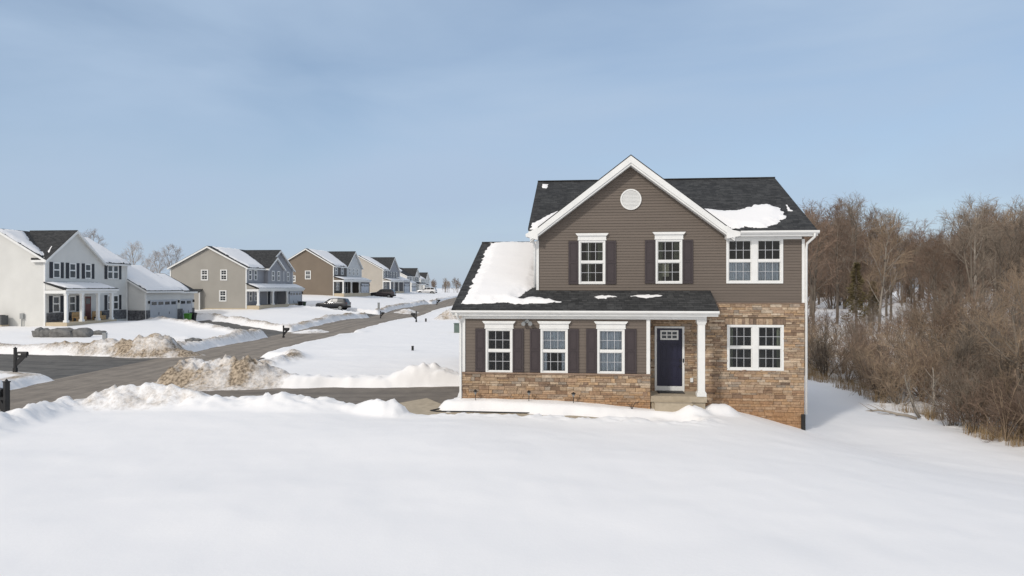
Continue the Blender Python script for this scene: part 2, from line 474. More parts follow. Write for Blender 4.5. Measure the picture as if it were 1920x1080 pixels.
#        x, y, rx, ry, rot, height, dirt
PILES = [(-13.1,31.2,3.0,2.1,0,.70,.60),(-11.3,30.8,1.9,1.7,0,.36,.45),(-12.3,24.0,2.8,1.4,.1,.60,.36),(-15.3,24.6,1.6,1.4,0,.26,.12),
 (-21.8,43.9,3.0,1.5,.1,.75,.66),(-25.2,44.6,2.4,1.1,.1,.35,.5),(-7.0,83,2.3,2.2,0,1.3,.5),(-3.7,31.0,1.4,1.0,0,.46,.0),(-4.7,30.6,1.0,.7,0,.22,.0),(-4.2,23.2,1.1,.7,.1,.36,.0),(-6.8,23.2,2.4,.9,.1,.22,.0),
 (-9.9,23.2,2.2,1.0,0,.16,.0),(-15.8,107,2,3,0,.6,.4),(7.3,24.9,.9,.7,0,.32,0),(6.2,24.3,.7,.5,0,.25,0),(5.2,23.7,1.1,.5,0,.14,0),(1.8,23.2,1.3,.5,.1,.12,0),(3.4,23.1,.9,.5,0,.10,0),
 (-18.5,65.5,2,1.6,.5,.3,.3),(-21.5,56.5,1.4,2.6,0,.25,.2),(-24,52,2,2,0,.3,.2)]
def ground(x, y, detail=True):
    z = base_z(x, y)
    D = np.full(x.shape, 1e9); H = np.zeros(x.shape); DI = np.zeros(x.shape)
    for pts, h, di in ROADS.values():
        d = seg_dist(x, y, pts)
        if pts is ROADS['driveway'][0]:      # the garage stands at its end
            xl, yl = x*HC - y*HS, x*HS + y*HC
            d = np.where((xl > -4.75) | ((xl > -5.5) & (yl < 25.0)), np.maximum(d, 2.4), d)
        m = d < D
        D = np.where(m, d, D); H = np.where(m, h, H); DI = np.where(m, di, DI)
    nearside = 1 - .85*sstep(-17.5, -15.5, x)*sstep(33, 38, y)*sstep(2, .5, np.abs(seg_dist(x, y, ROADS['road'][0])-.6))
    nz = fbm(x*.9, y*.9, 3, 4)
    lump = 1 - np.abs(2*fbm(x*1.5, y*1.5, 11, 5, .62) - 1)
    lump2 = fbm(x*3.6, y*3.6, 23, 3, .6)
    Dn = D + (nz - .5) * .5
    snow = -.28 + .28 * sstep(-.05, .38, Dn) - .04 * sstep(.1, -.1, Dn)
    bm = np.exp(-((Dn - .75)/.55)**2) * (Dn > -.1) + .0
    bm = np.where((Dn > -.1) & (Dn < .3), bm * sstep(-.1, .3, Dn), bm)
    corner = 1 - .8*sstep(-20.2, -21.4, x)*sstep(26, 30, y)*sstep(37, 35.5, y)
    H = H*nearside*corner; DI = DI*(1-.6*sstep(32, 27, y))
    DI = DI*(.25+.75*nearside)
    bvar = .35 + 1.1 * fbm(x*.35, y*.35, 31, 2)
    z = z + snow + H * bm * (.35 + .9*lump) * bvar + (lump2-.5)*.26*bm*(H > .12)
    dirt = DI * bm * (.4 + 1.3*fbm(x*.5, y*.5, 47, 3))
    for px, py, rx, ry, rot, h, di in PILES:
        c, s = math.cos(rot), math.sin(rot)
        u = ((x-px)*c + (y-py)*s)/rx; v = (-(x-px)*s + (y-py)*c)/ry
        q = np.sqrt(u*u + v*v) + (nz-.5)*.35
        b = sstep(1.05, .15, q)
        lumpy = .8 + .6*(lump-.6) + (.55 if di > .2 else .3)*(lump2-.5)
        z = z + h * b * np.clip(lumpy, .3, 1.3)
        if di:
            face = sstep(1.25, .75, q)
            dirt = np.maximum(dirt, di * face * (1 - .35*sstep(.5, .95, b)) * (.45 + 1.1*fbm(x*1.3, y*1.3, 61, 3)))
    # gentle wind ripples and footprint-size softness of the open snow
    open_ = sstep(.6, 2.5, D)
    z = z + open_ * ((fbm(x*.22, y*.3, 71, 3) - .5) * .16 + (fbm(x*1.6, y*1.6, 83, 3) - .5) * .028)
    # shovelled crumbs beside the walk
    cr = np.exp(-((seg_dist(x, y, WALK) - .5)/.45)**2)
    cr = cr * sstep(24.5, 24.0, x*HS + y*HC) * sstep(-5.6, -5.0, x*HC - y*HS)
    z = z + cr * (lump2 - .42) * .22
    # leaf litter under the thicket
    th = sstep(16.9, 18.4, x + (nz-.5)*1.6) * sstep(62, 52, y) * sstep(5, 14, y)
    dirt = np.maximum(dirt, th * (.1 + .62*fbm(x*.45, y*.45, 91, 3)))
    z = z + th * (lump - .5) * .3
    return z, dirt
def gz(x, y):
    return float(ground(np.array([float(x)]), np.array([float(y)]))[0][0])

def axis(parts):
    a = [parts[0][0]]
    for s, e, st in parts:
        n = max(1, int(round((e-s)/st)))
        a.extend(list(s + (e-s)*(np.arange(n)+1)/n))
    return np.array(a)
def geo(s, e, first, g=1.35):
    o, p, st = [], s, first
    while abs(p) < abs(e):
        p = p + math.copysign(st, e); st *= g; o.append(p)
    return o
GX = axis([(-70,-46,.6),(-46,-26,.26),(-26,-19,.16),(-19,20,.11),(20,30,.35),(30,70,1.0)])
GX = np.concatenate([np.array(geo(-70,-6000,1.2))[::-1], GX, np.array(geo(70,6000,1.5))])
GY = axis([(-20,6,1.0),(6,12,.22),(12,20,.13),(20,36,.085),(36,50,.14),(50,72,.22),(72,120,.4),(120,270,.9)])
GY = np.concatenate([np.array(geo(-20,-6000,1.5))[::-1], GY, np.array(geo(270,8000,1.5))])
XX, YY = np.meshgrid(GX, GY)
ZZ, DD = ground(XX.ravel(), YY.ravel())
nx, ny = len(GX), len(GY)
me = bpy.data.meshes.new('ground')
me.vertices.add(nx*ny)
me.vertices.foreach_set('co', np.stack([XX.ravel(), YY.ravel(), ZZ], 1).astype(np.float32).ravel())
ii = (np.arange(ny-1)[:,None]*nx + np.arange(nx-1)[None,:]).ravel()
quads = np.stack([ii, ii+1, ii+nx+1, ii+nx], 1).astype(np.int32)
me.loops.add(quads.size); me.loops.foreach_set('vertex_index', quads.ravel())
me.polygons.add(len(quads)); me.polygons.foreach_set('loop_start', np.arange(len(quads), dtype=np.int32)*4)
me.polygons.foreach_set('use_smooth', np.ones(len(quads), dtype=bool))
me.update(calc_edges=True)
at = me.attributes.new('dirt', 'FLOAT', 'POINT'); at.data.foreach_set('value', DD.astype(np.float32))
me.materials.append(M['snow_ground'])
g = bpy.data.objects.new('ground', me); col.objects.link(g); tag(g, kind='structure')

def strip(name, pts, material, lift, extra=.3, step=.8, across=8):
    P = []
    for (x0,y0,w0),(x1,y1,w1) in zip(pts[:-1], pts[1:]):
        n = max(2, int(math.hypot(x1-x0, y1-y0)/step))
        for i in range(n):
            t = i/n; P.append((x0+(x1-x0)*t, y0+(y1-y0)*t, w0+(w1-w0)*t))
    P.append(pts[-1])
    P = np.array(P)
    for _ in range(6): P[1:-1] = .25*P[:-2] + .5*P[1:-1] + .25*P[2:]
    T = np.gradient(P[:,:2], axis=0); T /= np.linalg.norm(T, axis=1)[:,None]
    Nn = np.stack([T[:,1], -T[:,0]], 1)
    L = np.concatenate([[0], np.cumsum(np.hypot(*np.diff(P[:,:2], axis=0).T))])
    fr = np.linspace(-1, 1, across+1)
    X = P[:,0:1] + Nn[:,0:1]*fr*(P[:,2:3]+extra); Y = P[:,1:2] + Nn[:,1:2]*fr*(P[:,2:3]+extra)
    Z = base_z(X.ravel(), Y.ravel()) - .28 + lift
    U = fr[None,:]*(P[:,2:3]+extra); V = np.repeat(L[:,None], across+1, 1)
    m = bpy.data.meshes.new(name); k = across+1
    F = [(i*k+j, i*k+j+1, (i+1)*k+j+1, (i+1)*k+j) for i in range(len(P)-1) for j in range(across)]
    m.from_pydata(np.stack([X.ravel(), Y.ravel(), Z], 1).tolist(), [], F)
    uv = m.uv_layers.new(name='UVMap')
    UV = np.stack([U.ravel(), V.ravel()], 1)
    idx = np.array([q for f in F for q in f])
    uv.data.foreach_set('uv', UV[idx].astype(np.float32).ravel())
    m.polygons.foreach_set('use_smooth', [True]*len(F))
    m.materials.append(material)
    if m.polygons[0].normal.z < 0: m.flip_normals()
    o = bpy.data.objects.new(name, m); col.objects.link(o)
    return tag(o, kind='structure')
for nm, (pts, _, _) in ROADS.items():
    k = nm.split('.')[0]
    strip(k, pts, {'road': M['road'], 'street': M['street'], 'front_walk': M['concrete']}.get(k, M['drive'] if nm == 'driveway' else M['street']),
          {'road': .0, 'street': -.006, 'front_walk': .006}.get(k, -.012), across=8)

# ---------------------------------------------------------------- snow lying on a roof: a thick sheet with a ragged edge
def poly_sd(px, py, poly):
    n = len(poly); d = np.full(px.shape, 1e18); inside = np.zeros(px.shape, bool)
    for i in range(n):
        ax, ay = poly[i]; bx, by = poly[(i+1) % n]
        ex, ey = bx-ax, by-ay
        t = np.clip(((px-ax)*ex + (py-ay)*ey)/(ex*ex+ey*ey+1e-12), 0, 1)
        d = np.minimum(d, (px-ax-t*ex)**2 + (py-ay-t*ey)**2)
        cond = ((ay > py) != (by > py))
        xi = ax + (py-ay)/(by-ay+1e-12)*ex
        inside ^= cond & (px < xi)
    return np.where(inside, 1, -1)*np.sqrt(d)
def roof_snow(root, label, zfun, poly, thick=.14, res=.1, rag=.25, seed=1, group=None):
    """poly in the root's plan coordinates, zfun(x, y) the roof surface; the sheet rests on it"""
    P = np.array(poly); x0, y0 = P.min(0)-.2; x1, y1 = P.max(0)+.2
    gx = np.arange(x0, x1, res); gy = np.arange(y0, y1, res)
    X, Y = np.meshgrid(gx, gy)
    sd = poly_sd(X.ravel(), Y.ravel(), poly).reshape(X.shape) + (fbm(X*1.7+seed, Y*1.7, seed, 4)-.5)*rag + (fbm(X*6.5+seed, Y*6.5, seed+3, 3)-.5)*min(.26, rag*.9)
    t = thick*np.clip(sd/.42, 0, 1)**.7*(.8+.4*fbm(X*.8, Y*.8, seed+5, 3))
    Z = zfun(X, Y) + t - .015
    keep = sd > -res*.9
    idx = -np.ones(X.shape, int); vs = []
    cx, cy = float(P[:,0].mean()), float(P[:,1].mean()); cz = float(zfun(np.array(cx), np.array(cy)))
    for j in range(X.shape[0]):
        for i in range(X.shape[1]):
            if keep[j, i]:
                idx[j, i] = len(vs); vs.append((X[j,i]-cx, Y[j,i]-cy, Z[j,i]-cz))
    F = []
    for j in range(X.shape[0]-1):
        for i in range(X.shape[1]-1):
            q = (idx[j,i], idx[j,i+1], idx[j+1,i+1], idx[j+1,i])
            if min(q) >= 0: F.append(q)
    m = bpy.data.meshes.new('snow_patch'); m.from_pydata(vs, [], F)
    m.polygons.foreach_set('use_smooth', [True]*len(F)); m.materials.append(M['snow'])
    o = bpy.data.objects.new('snow_patch', m); col.objects.link(o)
    rot = Matrix.Rotation(root.rotation_euler.z, 4, 'Z')
    o.location = Vector(root.location) + rot @ Vector((cx, cy, cz)); o.rotation_euler = (0, 0, root.rotation_euler.z)
    return tag(o, label, 'snow', group)
# ---------------------------------------------------------------- window builder shared by every house
def window(parent, Mx, p0, p1, q0, q1, frame=.065, cols=3, rows=2, depth=.05, deep=None, header=False, mats=None, midrail=True, double=False, sill=False, muntin=.016, plain_top=False):
    """outer rectangle p0..p1 x q0..q1 on a wall face; frame > pane, muntin grid, what hangs behind"""
    W = M['white'] if mats is None else mats
    fr = MB(); gl = MB(); mu = MB()
    if header:
        hq = header
        fr.pbox(Mx, p0-.03, p1+.03, q1, q1+hq-.09, 0, depth+.01)
        fr.prism(lambda a, b, n: Mx(a, b, n), [(p0-.05,q1+hq-.09),(p1+.05,q1+hq-.09),(p1+.11,q1+hq-.015),(p1+.11,q1+hq),(p0-.11,q1+hq),(p0-.11,q1+hq-.015)], 0, depth+.06)
        fr.pbox(Mx, p0-.04, p1+.04, q1+.0, q1+.03, 0, depth+.025)
    fr.pbox(Mx, p0, p0+frame, q0, q1, -.06, depth)
    fr.pbox(Mx, p1-frame, p1, q0, q1, -.06, depth)
    fr.pbox(Mx, p0+frame, p1-frame, q1-frame, q1, -.06, depth-.002)
    fr.pbox(Mx, p0+frame, p1-frame, q0, q0+frame, -.06, depth-.002)
    if sill: fr.pbox(Mx, p0-.03, p1+.03, q0-.04, q0-.001, 0, depth+.03)
    spans = [(p0+frame, p1-frame)]
    if double:
        c = (p0+p1)/2; w = .105
        fr.pbox(Mx, c-w, c+w, q0+frame, q1-frame, -.06, depth-.004)
        spans = [(p0+frame, c-w), (c+w, p1-frame)]
    qm = (q0+q1)/2; s = .032 if frame < .1 else .05
    for a, b in spans:
        if midrail: fr.pbox(Mx, a, b, qm-.035, qm+.035, -.05, depth-.022)
        for (za, zb, nn) in ((qm+.035, q1-frame, .0), (q0+frame, qm-.035, -.018)):
            fr.pbox(Mx, a, a+s, za, zb, -.05, depth-.028+nn)
            fr.pbox(Mx, b-s, b, za, zb, -.05, depth-.028+nn)
            fr.pbox(Mx, a+s, b-s, zb-s*.7, zb, -.05, depth-.03+nn)
            fr.pbox(Mx, a+s, b-s, za, za+s, -.05, depth-.03+nn)
            gn = -.02 + nn if deep else .014 + nn*.4
            gl.face([Mx(a+s*.5, za, gn), Mx(b-s*.5, za, gn), Mx(b-s*.5, zb, gn), Mx(a+s*.5, zb, gn)])
            if cols and not (plain_top and zb < qm):
                for k in range(1, cols):
                    x = a + s + (b-a-2*s)*k/cols
                    mu.pbox(Mx, x-muntin/2, x+muntin/2, za+s, zb-s*.7, gn+.002, gn+.014)
                for k in range(1, rows):
                    z = za + s + (zb-za-1.7*s)*k/rows
                    mu.pbox(Mx, a+s, b-s, z-muntin/2, z+muntin/2, gn+.003, gn+.016)
    f = fr.build('window', W, parent)
    gl.build('pane', M['glass'] if deep else M['far_glass'], f)
    if mu.f: mu.build('muntin_grid', M['muntin'] if deep else W, f)
    if deep:
        rb = MB(); D = -1.3
        a, b, za, zb = p0+.01, p1-.01, q0+.01, q1-.01
        c4 = lambda n: [Mx(a,za,n), Mx(b,za,n), Mx(b,zb,n), Mx(a,zb,n)]
        F, B = c4(-.061), c4(D)
        rb.face(B)
        for i in range(4):
            j = (i+1) % 4; rb.face([F[i], F[j], B[j], B[i]])
        rb.build('recess', M['room'], f)
        for kind, args in deep:
            cb = MB(); pa, pb, ca, cc = args[:4]; n0 = -.16
            top = args[4] if len(args) > 4 else None
            k = max(8, int((pb-pa)/.03))
            for i in range(k):
                xa, xb = pa+(pb-pa)*i/k, pa+(pb-pa)*(i+1)/k
                wv = lambda t: n0+.05 + .025*math.sin(t*62) + .012*math.sin(t*23+1)
                lo = lambda x: ca + (0 if top is None else max(0, (x-pa)/(pb-pa) if top == 'r' else (pb-x)/(pb-pa))*(cc-ca)*.75)
                cb.face([Mx(xa,lo(xa),wv(xa)), Mx(xb,lo(xb),wv(xb)), Mx(xb,cc,wv(xb)), Mx(xa,cc,wv(xa))])
            cb.build('curtain_or_reflection' if kind != 'card' else 'panel', M[kind], f)
    return f

def shutter(parent, Mx, p0, p1, q0, q1, m, panels=True, n0=.0):
    s = MB(); w = .055
    s.pbox(Mx, p0, p1, q0, q1, n0, n0+.03)
    if panels:
        qm = (q0+q1)/2
        s.pbox(Mx, p0, p0+w, q0, q1, n0+.03, n0+.045); s.pbox(Mx, p1-w, p1, q0, q1, n0+.03, n0+.045)
        for za, zb in ((q0,q0+w*1.3),(qm-w*.5,qm+w*.5),(q1-w*1.3,q1)):
            s.pbox(Mx, p0+w, p1-w, za, zb, n0+.03, n0+.045)
        for za, zb in ((q0+w*1.3,qm-w*.5),(qm+w*.5,q1-w*1.3)):
            s.pbox(Mx, p0+w+.028, p1-w-.028, za+.035, zb-.035, n0+.03, n0+.041)
    return s.build('shutter', m, parent)

def lap_siding(mb, Mx, z0, z1, span, holes=(), course=.103, out=.022, zref=0.0):
    zs = set([z0, z1])
    k = math.ceil((z0-zref)/course)
    while zref + k*course < z1: zs.add(zref+k*course); k += 1
    for h in holes:
        for q in h[2:4]:
            if z0 < q < z1: zs.add(q)
    zs = sorted(zs)
    off = lambda z, b: out*(1-((z-b)/course))
    for za, zb in zip(zs[:-1], zs[1:]):
        if zb-za < 1e-5: continue
        b = zref + math.floor((za+1e-6-zref)/course)*course
        la, ra = span(za); lb, rb = span(zb)
        iv = [(la, ra, lb, rb)]
        zm = (za+zb)/2
        for h in sorted(holes):
            if h[2] < zm < h[3]:
                nv = []
                for (a, c, d, e) in iv:
                    if h[1] <= a or h[0] >= c: nv.append((a,c,d,e)); continue
                    if h[0] > a: nv.append((a, h[0], d, h[0]))
                    if h[1] < c: nv.append((h[1], c, h[1], e))
                iv = nv
        for a, c, d, e in iv:
            na, nb = off(za, b), off(zb, b)
            mb.face([Mx(a,za,na), Mx(c,za,na), Mx(e,zb,max(nb,0)), Mx(d,zb,max(nb,0))])
            if abs(za-b) < 1e-5: mb.face([Mx(a,za,0), Mx(c,za,0), Mx(c,za,na), Mx(a,za,na)])

STONES = [((.40,.295,.20),6),((.35,.25,.175),5),((.30,.22,.155),4),((.46,.36,.26),4),((.22,.155,.115),2.8),((.29,.245,.20),3.2),((.41,.28,.17),3.4),((.15,.108,.083),1.2),((.52,.43,.33),2)]
def ledgestone(Mx, p0, p1, q0, q1, holes, seed, vertical=()):
    rnd = random.Random(seed); mb = MB()
    cols = [c for c, w in STONES]; wts = [w for c, w in STONES]
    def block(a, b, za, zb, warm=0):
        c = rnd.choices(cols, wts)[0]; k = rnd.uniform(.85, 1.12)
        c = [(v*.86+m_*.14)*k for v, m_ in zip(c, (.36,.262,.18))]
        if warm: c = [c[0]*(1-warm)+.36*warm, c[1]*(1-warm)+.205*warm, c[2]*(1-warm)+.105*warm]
        n = .018 + rnd.random()*.038; e = .008; g = .0022
        a += g; b -= g; za += g; zb -= g
        j = lambda: rnd.uniform(-.007, .007)
        back = [Mx(a,za,0), Mx(b,za,0), Mx(b,zb,0), Mx(a,zb,0)]
        f1 = [Mx(a+j()*.3,za+j()*.3,n-.010), Mx(b+j()*.3,za,n-.010), Mx(b,zb+j()*.3,n-.010), Mx(a,zb,n-.010)]
        f2 = [Mx(a+e,za+e,n+j()), Mx(b-e,za+e,n+j()), Mx(b-e,zb-e,n+j()), Mx(a+e,zb-e,n+j())]
        mb.faces(back+f1+f2, [(0,1,5,4),(1,2,6,5),(2,3,7,6),(3,0,4,7),(4,5,9,8),(5,6,10,9),(6,7,11,10),(7,4,8,11),(8,9,10,11)], c)
    z = q0
    while z < q1-.02:
        h = rnd.choice([.06,.075,.085,.09,.10,.115,.14])
        if q1-(z+h) < .045: h = q1-z
        cuts = [(a, b) for a, b, c, d in holes if c < z+h-.012 and d > z+.012]
        x = p0 - rnd.random()*.2
        segs, cur = [], p0
        for a, b in sorted(cuts):
            if a > cur: segs.append((cur, a))
            cur = max(cur, b)
        if cur < p1: segs.append((cur, p1))
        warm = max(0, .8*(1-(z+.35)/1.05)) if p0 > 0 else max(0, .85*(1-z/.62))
        for a, b in segs:
            x = a
            while x < b-.001:
                w = rnd.uniform(.10, .42) * (1.15 if h > .06 else .9)
                if b-(x+w) < .07: w = b-x
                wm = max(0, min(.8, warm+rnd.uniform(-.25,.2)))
                if h > .11 and rnd.random() < .25:
                    block(x, x+w, z, z+h*.5, wm); block(x, x+w, z+h*.5, z+h, wm)
                else: block(x, x+w, z, z+h, wm)
                x += w
        z += h
    for a, b, c, d in vertical:
        x = a
        while x < b-.001:
            w = rnd.uniform(.09, .17)
            if b-(x+w) < .06: w = b-x
            block(x, x+w, c, d-rnd.random()*.02); x += w
    return mb

# ---------------------------------------------------------------- the brown house (house frame: x along the front, y depth)
O = (1.6, 26.5, 0.0)
YW, YF = 26.5, 25.15
HZ = 0.0
rx_, ry_ = hw(O[0], O[1])
house = empty('brown_house', (rx_, ry_, 0), -TH, 'two storey brown sided house with tan stone base, plum shutters and a navy front door', 'house')
FW, FF = front(YW-O[1]), front(YF-O[1])
X = lambda x: x - O[0]
def B(m, name, material, **k):       # house frame -> child of the house
    return m.build(name, material, house, origin=O, **k)
fW = lambda p, q, n: (p, YW-n, q)
fF = lambda p, q, n: (p, YF-n, q)

W1 = (-.296,.688,4.345,5.965); W2 = (2.517,3.479,4.36,5.98); UP = (5.05,7.045,4.365,6.0); LP = (5.074,7.068,1.215,2.865)
L1 = (-3.59,-2.625,1.165,2.752); L2 = (-1.627,-.662,1.17,2.757); L3 = (.37,1.322,1.175,2.765)
ins = lambda w, d=.03: (w[0]+d, w[1]-d, w[2]+d, w[3]-d)

# walls
EZ = 6.24; RZ = 9.06; GXC = 1.6; GS = .768
mb = MB()
lap_siding(mb, fW, 3.66, EZ, lambda z: (-1.82, 7.775), [ins(W1), ins(W2), ins(UP)])
lap_siding(mb, fW, EZ, RZ-.12, lambda z: (GXC-(RZ-.10-z)/GS, GXC+(RZ-.10-z)/GS))
lap_siding(mb, fF, 1.20, 3.24, lambda z: (-4.42, 2.19), [ins(L1), ins(L2), ins(L3)])
# plain-faced sides and back
for a in (-1.82, 7.775):
    mb.box(a-.0 if a > 0 else a, a+.06 if a < 0 else a, YW+.002, 37.4, 3.6 if a < 0 else -1.6, EZ) if a < 0 else mb.box(a-.06, a, YW+.002, 37.4, -1.7, EZ)
    mb.face([(a+(-.004 if a > 0 else .004), YW+.05, EZ), (a+(-.004 if a > 0 else .004), 37.4, EZ), (a+(-.004 if a > 0 else .004), 31.95, RZ-.15)])
mb.box(-1.76, 7.715, 37.34, 37.4, -1.7, EZ)
mb.box(-4.42, -4.36, YF+.002, 39.0, -.3, 3.3)
mb.face([(-4.40, YF+.05, 3.3), (-4.40, 39.0, 3.3), (-4.40, 32.27, 6.15)])
mb.box(-4.36, -1.76, 38.94, 39.0, -.3, 3.3)
mb.box(2.13, 2.19, YF+.02, YW-.002, -.2, 3.24)
B(mb, 'wall', M['siding'], normals=True)

# stone veneer
DR = (2.486,3.555,.39,2.79)
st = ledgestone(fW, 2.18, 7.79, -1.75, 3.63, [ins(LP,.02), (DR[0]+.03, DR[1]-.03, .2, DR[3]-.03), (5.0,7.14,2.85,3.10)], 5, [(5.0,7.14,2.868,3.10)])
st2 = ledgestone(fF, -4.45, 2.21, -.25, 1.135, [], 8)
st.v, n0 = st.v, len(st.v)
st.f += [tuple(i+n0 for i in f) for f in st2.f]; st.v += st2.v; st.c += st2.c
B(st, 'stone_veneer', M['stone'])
mo = MB()
for a, b, c, d in ((2.18,5.10,2.80,3.63),(5.10,7.04,2.84,3.63),(7.04,7.78,-1.75,3.63),(5.10,7.04,-1.75,1.24),(3.55,5.10,-1.75,2.80),(2.18,3.55,-1.75,.40),(2.18,2.50,.40,2.80)):
    mo.pbox(fW, a, b, c, d, -.05, .012)
mo.pbox(fF, -4.44, 2.205, -.25, 1.13, -.05, .012)
B(mo, 'mortar_bed', M['mortar'])
cp = MB(); cp.pbox(fF, -4.47, 2.235, 1.135, 1.195, -.02, .075); cp.pbox(fW, 4.3, 7.80, 3.63, 3.665, -.02, .06)
B(cp, 'stone_ledge', M['cap'], bevel=.008)

# roofs
def zmain(y): return 6.26 + .475*(np.minimum(y, 63.9-y) - 26.15)
def zporch(y): return 3.46 + .38*(np.minimum(y, 64.54-y) - 24.8)
XL, XR = -2.19, 8.145
m = MB(); t = .11
m.slab([(5.33,26.15,6.26),(XR,26.15,6.26),(XR,31.95,9.015),(5.33,31.95,9.015)], t)
m.slab([(XL,26.56,6.455),(5.33,26.56,6.455),(5.33,31.95,9.015),(XL,31.95,9.015)], t)
m.slab([(XL,31.95,9.015),(XR,31.95,9.015),(XR,37.75,6.26),(XL,37.75,6.26)], t)
m.box(XL, XR, 31.83, 32.07, 8.99, 9.03)
B(m, 'main_roof', M['roof_x'])
m = MB(); hx_ = 3.77
m.slab([(GXC-hx_,26.10,RZ-hx_*GS),(GXC,26.10,RZ),(GXC,31.95,RZ),(GXC-hx_,26.4,RZ-hx_*GS)], .10)
m.slab([(GXC,26.10,RZ),(GXC+hx_,26.10,RZ-hx_*GS),(GXC+hx_,26.4,RZ-hx_*GS),(GXC,31.95,RZ)], .10)
B(m, 'gable_roof', M['roof_y'])
m = MB()
m.slab([(-4.772,24.8,3.46),(4.49,24.8,3.46),(4.49,26.49,4.102),(-4.772,26.49,4.102)], .10)
m.slab([(-4.772,26.49,4.102),(-1.83,26.49,4.102),(-1.83,32.27,6.299),(-4.772,32.27,6.299)], .10)
m.slab([(-4.772,32.27,6.299),(-1.83,32.27,6.299),(-1.83,39.6,3.514),(-4.772,39.6,3.514)], .10)
m.box(-4.772, -1.83, 32.15, 32.39, 6.27, 6.315)
B(m, 'porch_roof', M['roof_x'])

# white trim: rakes, fascias, soffits, corner boards
tr = MB()
fr_ = lambda p, q, n: (p, 26.12-n, q)
wv = .20
for sgn in (-1, 1):
    e = GXC + sgn*3.68; ze = RZ - .02 - 3.68*GS
    tr.prism(fr_, [(GXC, RZ-.05), (e, ze-.03), (e, ze-.03-wv*1.15), (GXC, RZ-.05-wv*1.28)], 0.0, .05)
    tr.prism(fr_, [(GXC, RZ-.05-wv*1.28-.002), (e, ze-.03-wv*1.15-.002), (e, ze-.03-wv*1.15-.07), (GXC, RZ-.05-wv*1.28-.085)], -.35, .012)
    tr.prism(fr_, [(GXC, RZ-.13), (e, ze-.11), (e, ze-.14), (GXC, RZ-.16)], -.36, -.002)
tr.prism(fr_, [(-2.24,6.10),(-1.79,5.97),(-1.79,6.46),(-2.05,6.30),(-2.24,6.19)], -.37, .055)
tr.prism(fr_, [(4.99,5.97),(5.47,6.06),(5.47,6.22),(5.20,6.28),(4.99,6.44)], -.37, .055)
tr.box(5.46, 8.14, 26.10, 26.16, 6.05, 6.20)
tr.box(5.46, 8.14, 26.16, 26.50, 6.05, 6.075)
tr.box(5.02, 7.70, 26.462, 26.498, 5.96, 6.05)
tr.box(-4.76, 4.48, 24.86, 24.90, 3.22, 3.36)
tr.box(-4.76, 4.48, 24.90, 26.48, 3.235, 3.26)
tr.box(-4.43, 4.13, 25.10, 25.30, 3.10, 3.234)
tr.box(-4.47, -4.33, 25.10, 25.145, 1.197, 3.10)
tr.box(2.075, 2.195, 25.09, 25.145, 1.197, 3.10)
tr.box(2.196, 2.21, 25.145, 25.26, 1.197, 3.10)
tr.box(-1.875, -1.775, 26.45, 26.495, 4.12, 5.97)
tr.box(7.70, 7.80, 26.45, 26.495, 3.667, 5.96)
tr.prism(lambda p, q, n: (-4.70-n, p, q), [(24.86,3.22),(24.86,3.40),(32.27,6.20),(39.5,3.42),(39.5,3.22),(32.27,6.02)], 0, .04)
tr.prism(lambda p, q, n: (4.45-n, p, q), [(24.90,3.26),(24.90,3.40),(26.48,4.0),(26.48,3.26)], 0, .04)
for xx in (XL+.03, XR-.07):
    tr.prism(lambda p, q, n: (xx+n, p, q), [(26.17,6.05),(26.17,6.16),(31.95,8.90),(37.7,6.16),(37.7,6.05),(31.95,8.74)], 0, .04)
B(tr, 'trim', M['white'], bevel=.006)
gt = MB()
prof = lambda x0, x1, y, z: gt.prism(lambda p, q, n: (n, y-p, z+q), [(0,0),(.07,0),(.12,.05),(.12,.11),(.105,.11),(.10,.06),(.06,.02),(.0,.02)], x0, x1)
prof(5.46, 8.17, 26.098, 6.13); prof(-4.79, 4.50, 24.858, 3.30)
B(gt, 'gutter', M['white'])
def pipe(pts, name='downspout', material=None, r=.045):
    d = MB(); d.tube(pts, r, 8); return B(d, name, material or M['white'], smooth=True)
pipe([(8.02,26.04,6.14),(8.02,26.06,6.02),(7.86,26.40,5.80),(7.845,26.44,5.6),(7.845,26.44,-.33)])
d = MB(); d.box(7.66,7.79,26.33,26.455,-1.0,-.33); B(d, 'drain_elbow', M['rubber'], bevel=.02)
pipe([(-4.60,24.80,3.32),(-4.58,24.85,3.2),(-4.50,25.06,3.0),(-4.49,25.08,2.8),(-4.49,25.08,.22),(-4.55,24.92,.14)])
pipe([(-2.05,26.12,6.10),(-1.98,26.4,5.92),(-1.93,26.44,5.8),(-1.93,26.44,4.22)])

# windows and shutters
z_ = lambda w: (w[2]+w[3])/2
def hwin(w, deep, **k):
    return window(house, lambda p, q, n: (X(p), (k['y']-O[1])-n, q), *w, deep=deep, **{a: b for a, b in k.items() if a != 'y'})
hwin(W1, [('drape', (-.02,.16,4.42,5.9)), ('drape', (.40,.60,5.2,5.9))], y=YW, header=.262)
hwin(W2, [('drape', (2.60,2.78,4.42,5.92)), ('drape', (3.2,3.4,5.2,5.92)), ('card', (2.74,3.02,4.62,5.12))], y=YW, header=.272)
hwin(UP, [('curtain_or_reflection', (5.12,5.94,4.45,5.16)), ('curtain_or_reflection', (6.16,6.97,4.45,5.16))], y=YW, double=True, frame=.075)
hwin(LP, [('drape', (5.14,5.3,1.3,2.8)), ('drape', (6.86,7.0,1.3,2.8))], y=YW, double=True, frame=.075)
hwin(L1, [('drape', (-3.5,-3.46,1.25,2.7))], y=YF, header=.27)
hwin(L2, [('curtain_or_reflection', (-1.56,-.73,1.99,2.69)), ('curtain_or_reflection', (-1.56,-1.40,1.26,2.0)), ('curtain_or_reflection', (-.88,-.73,1.26,2.0))], y=YF, header=.27)  # upper sheet paints a sky reflection into the upper sash
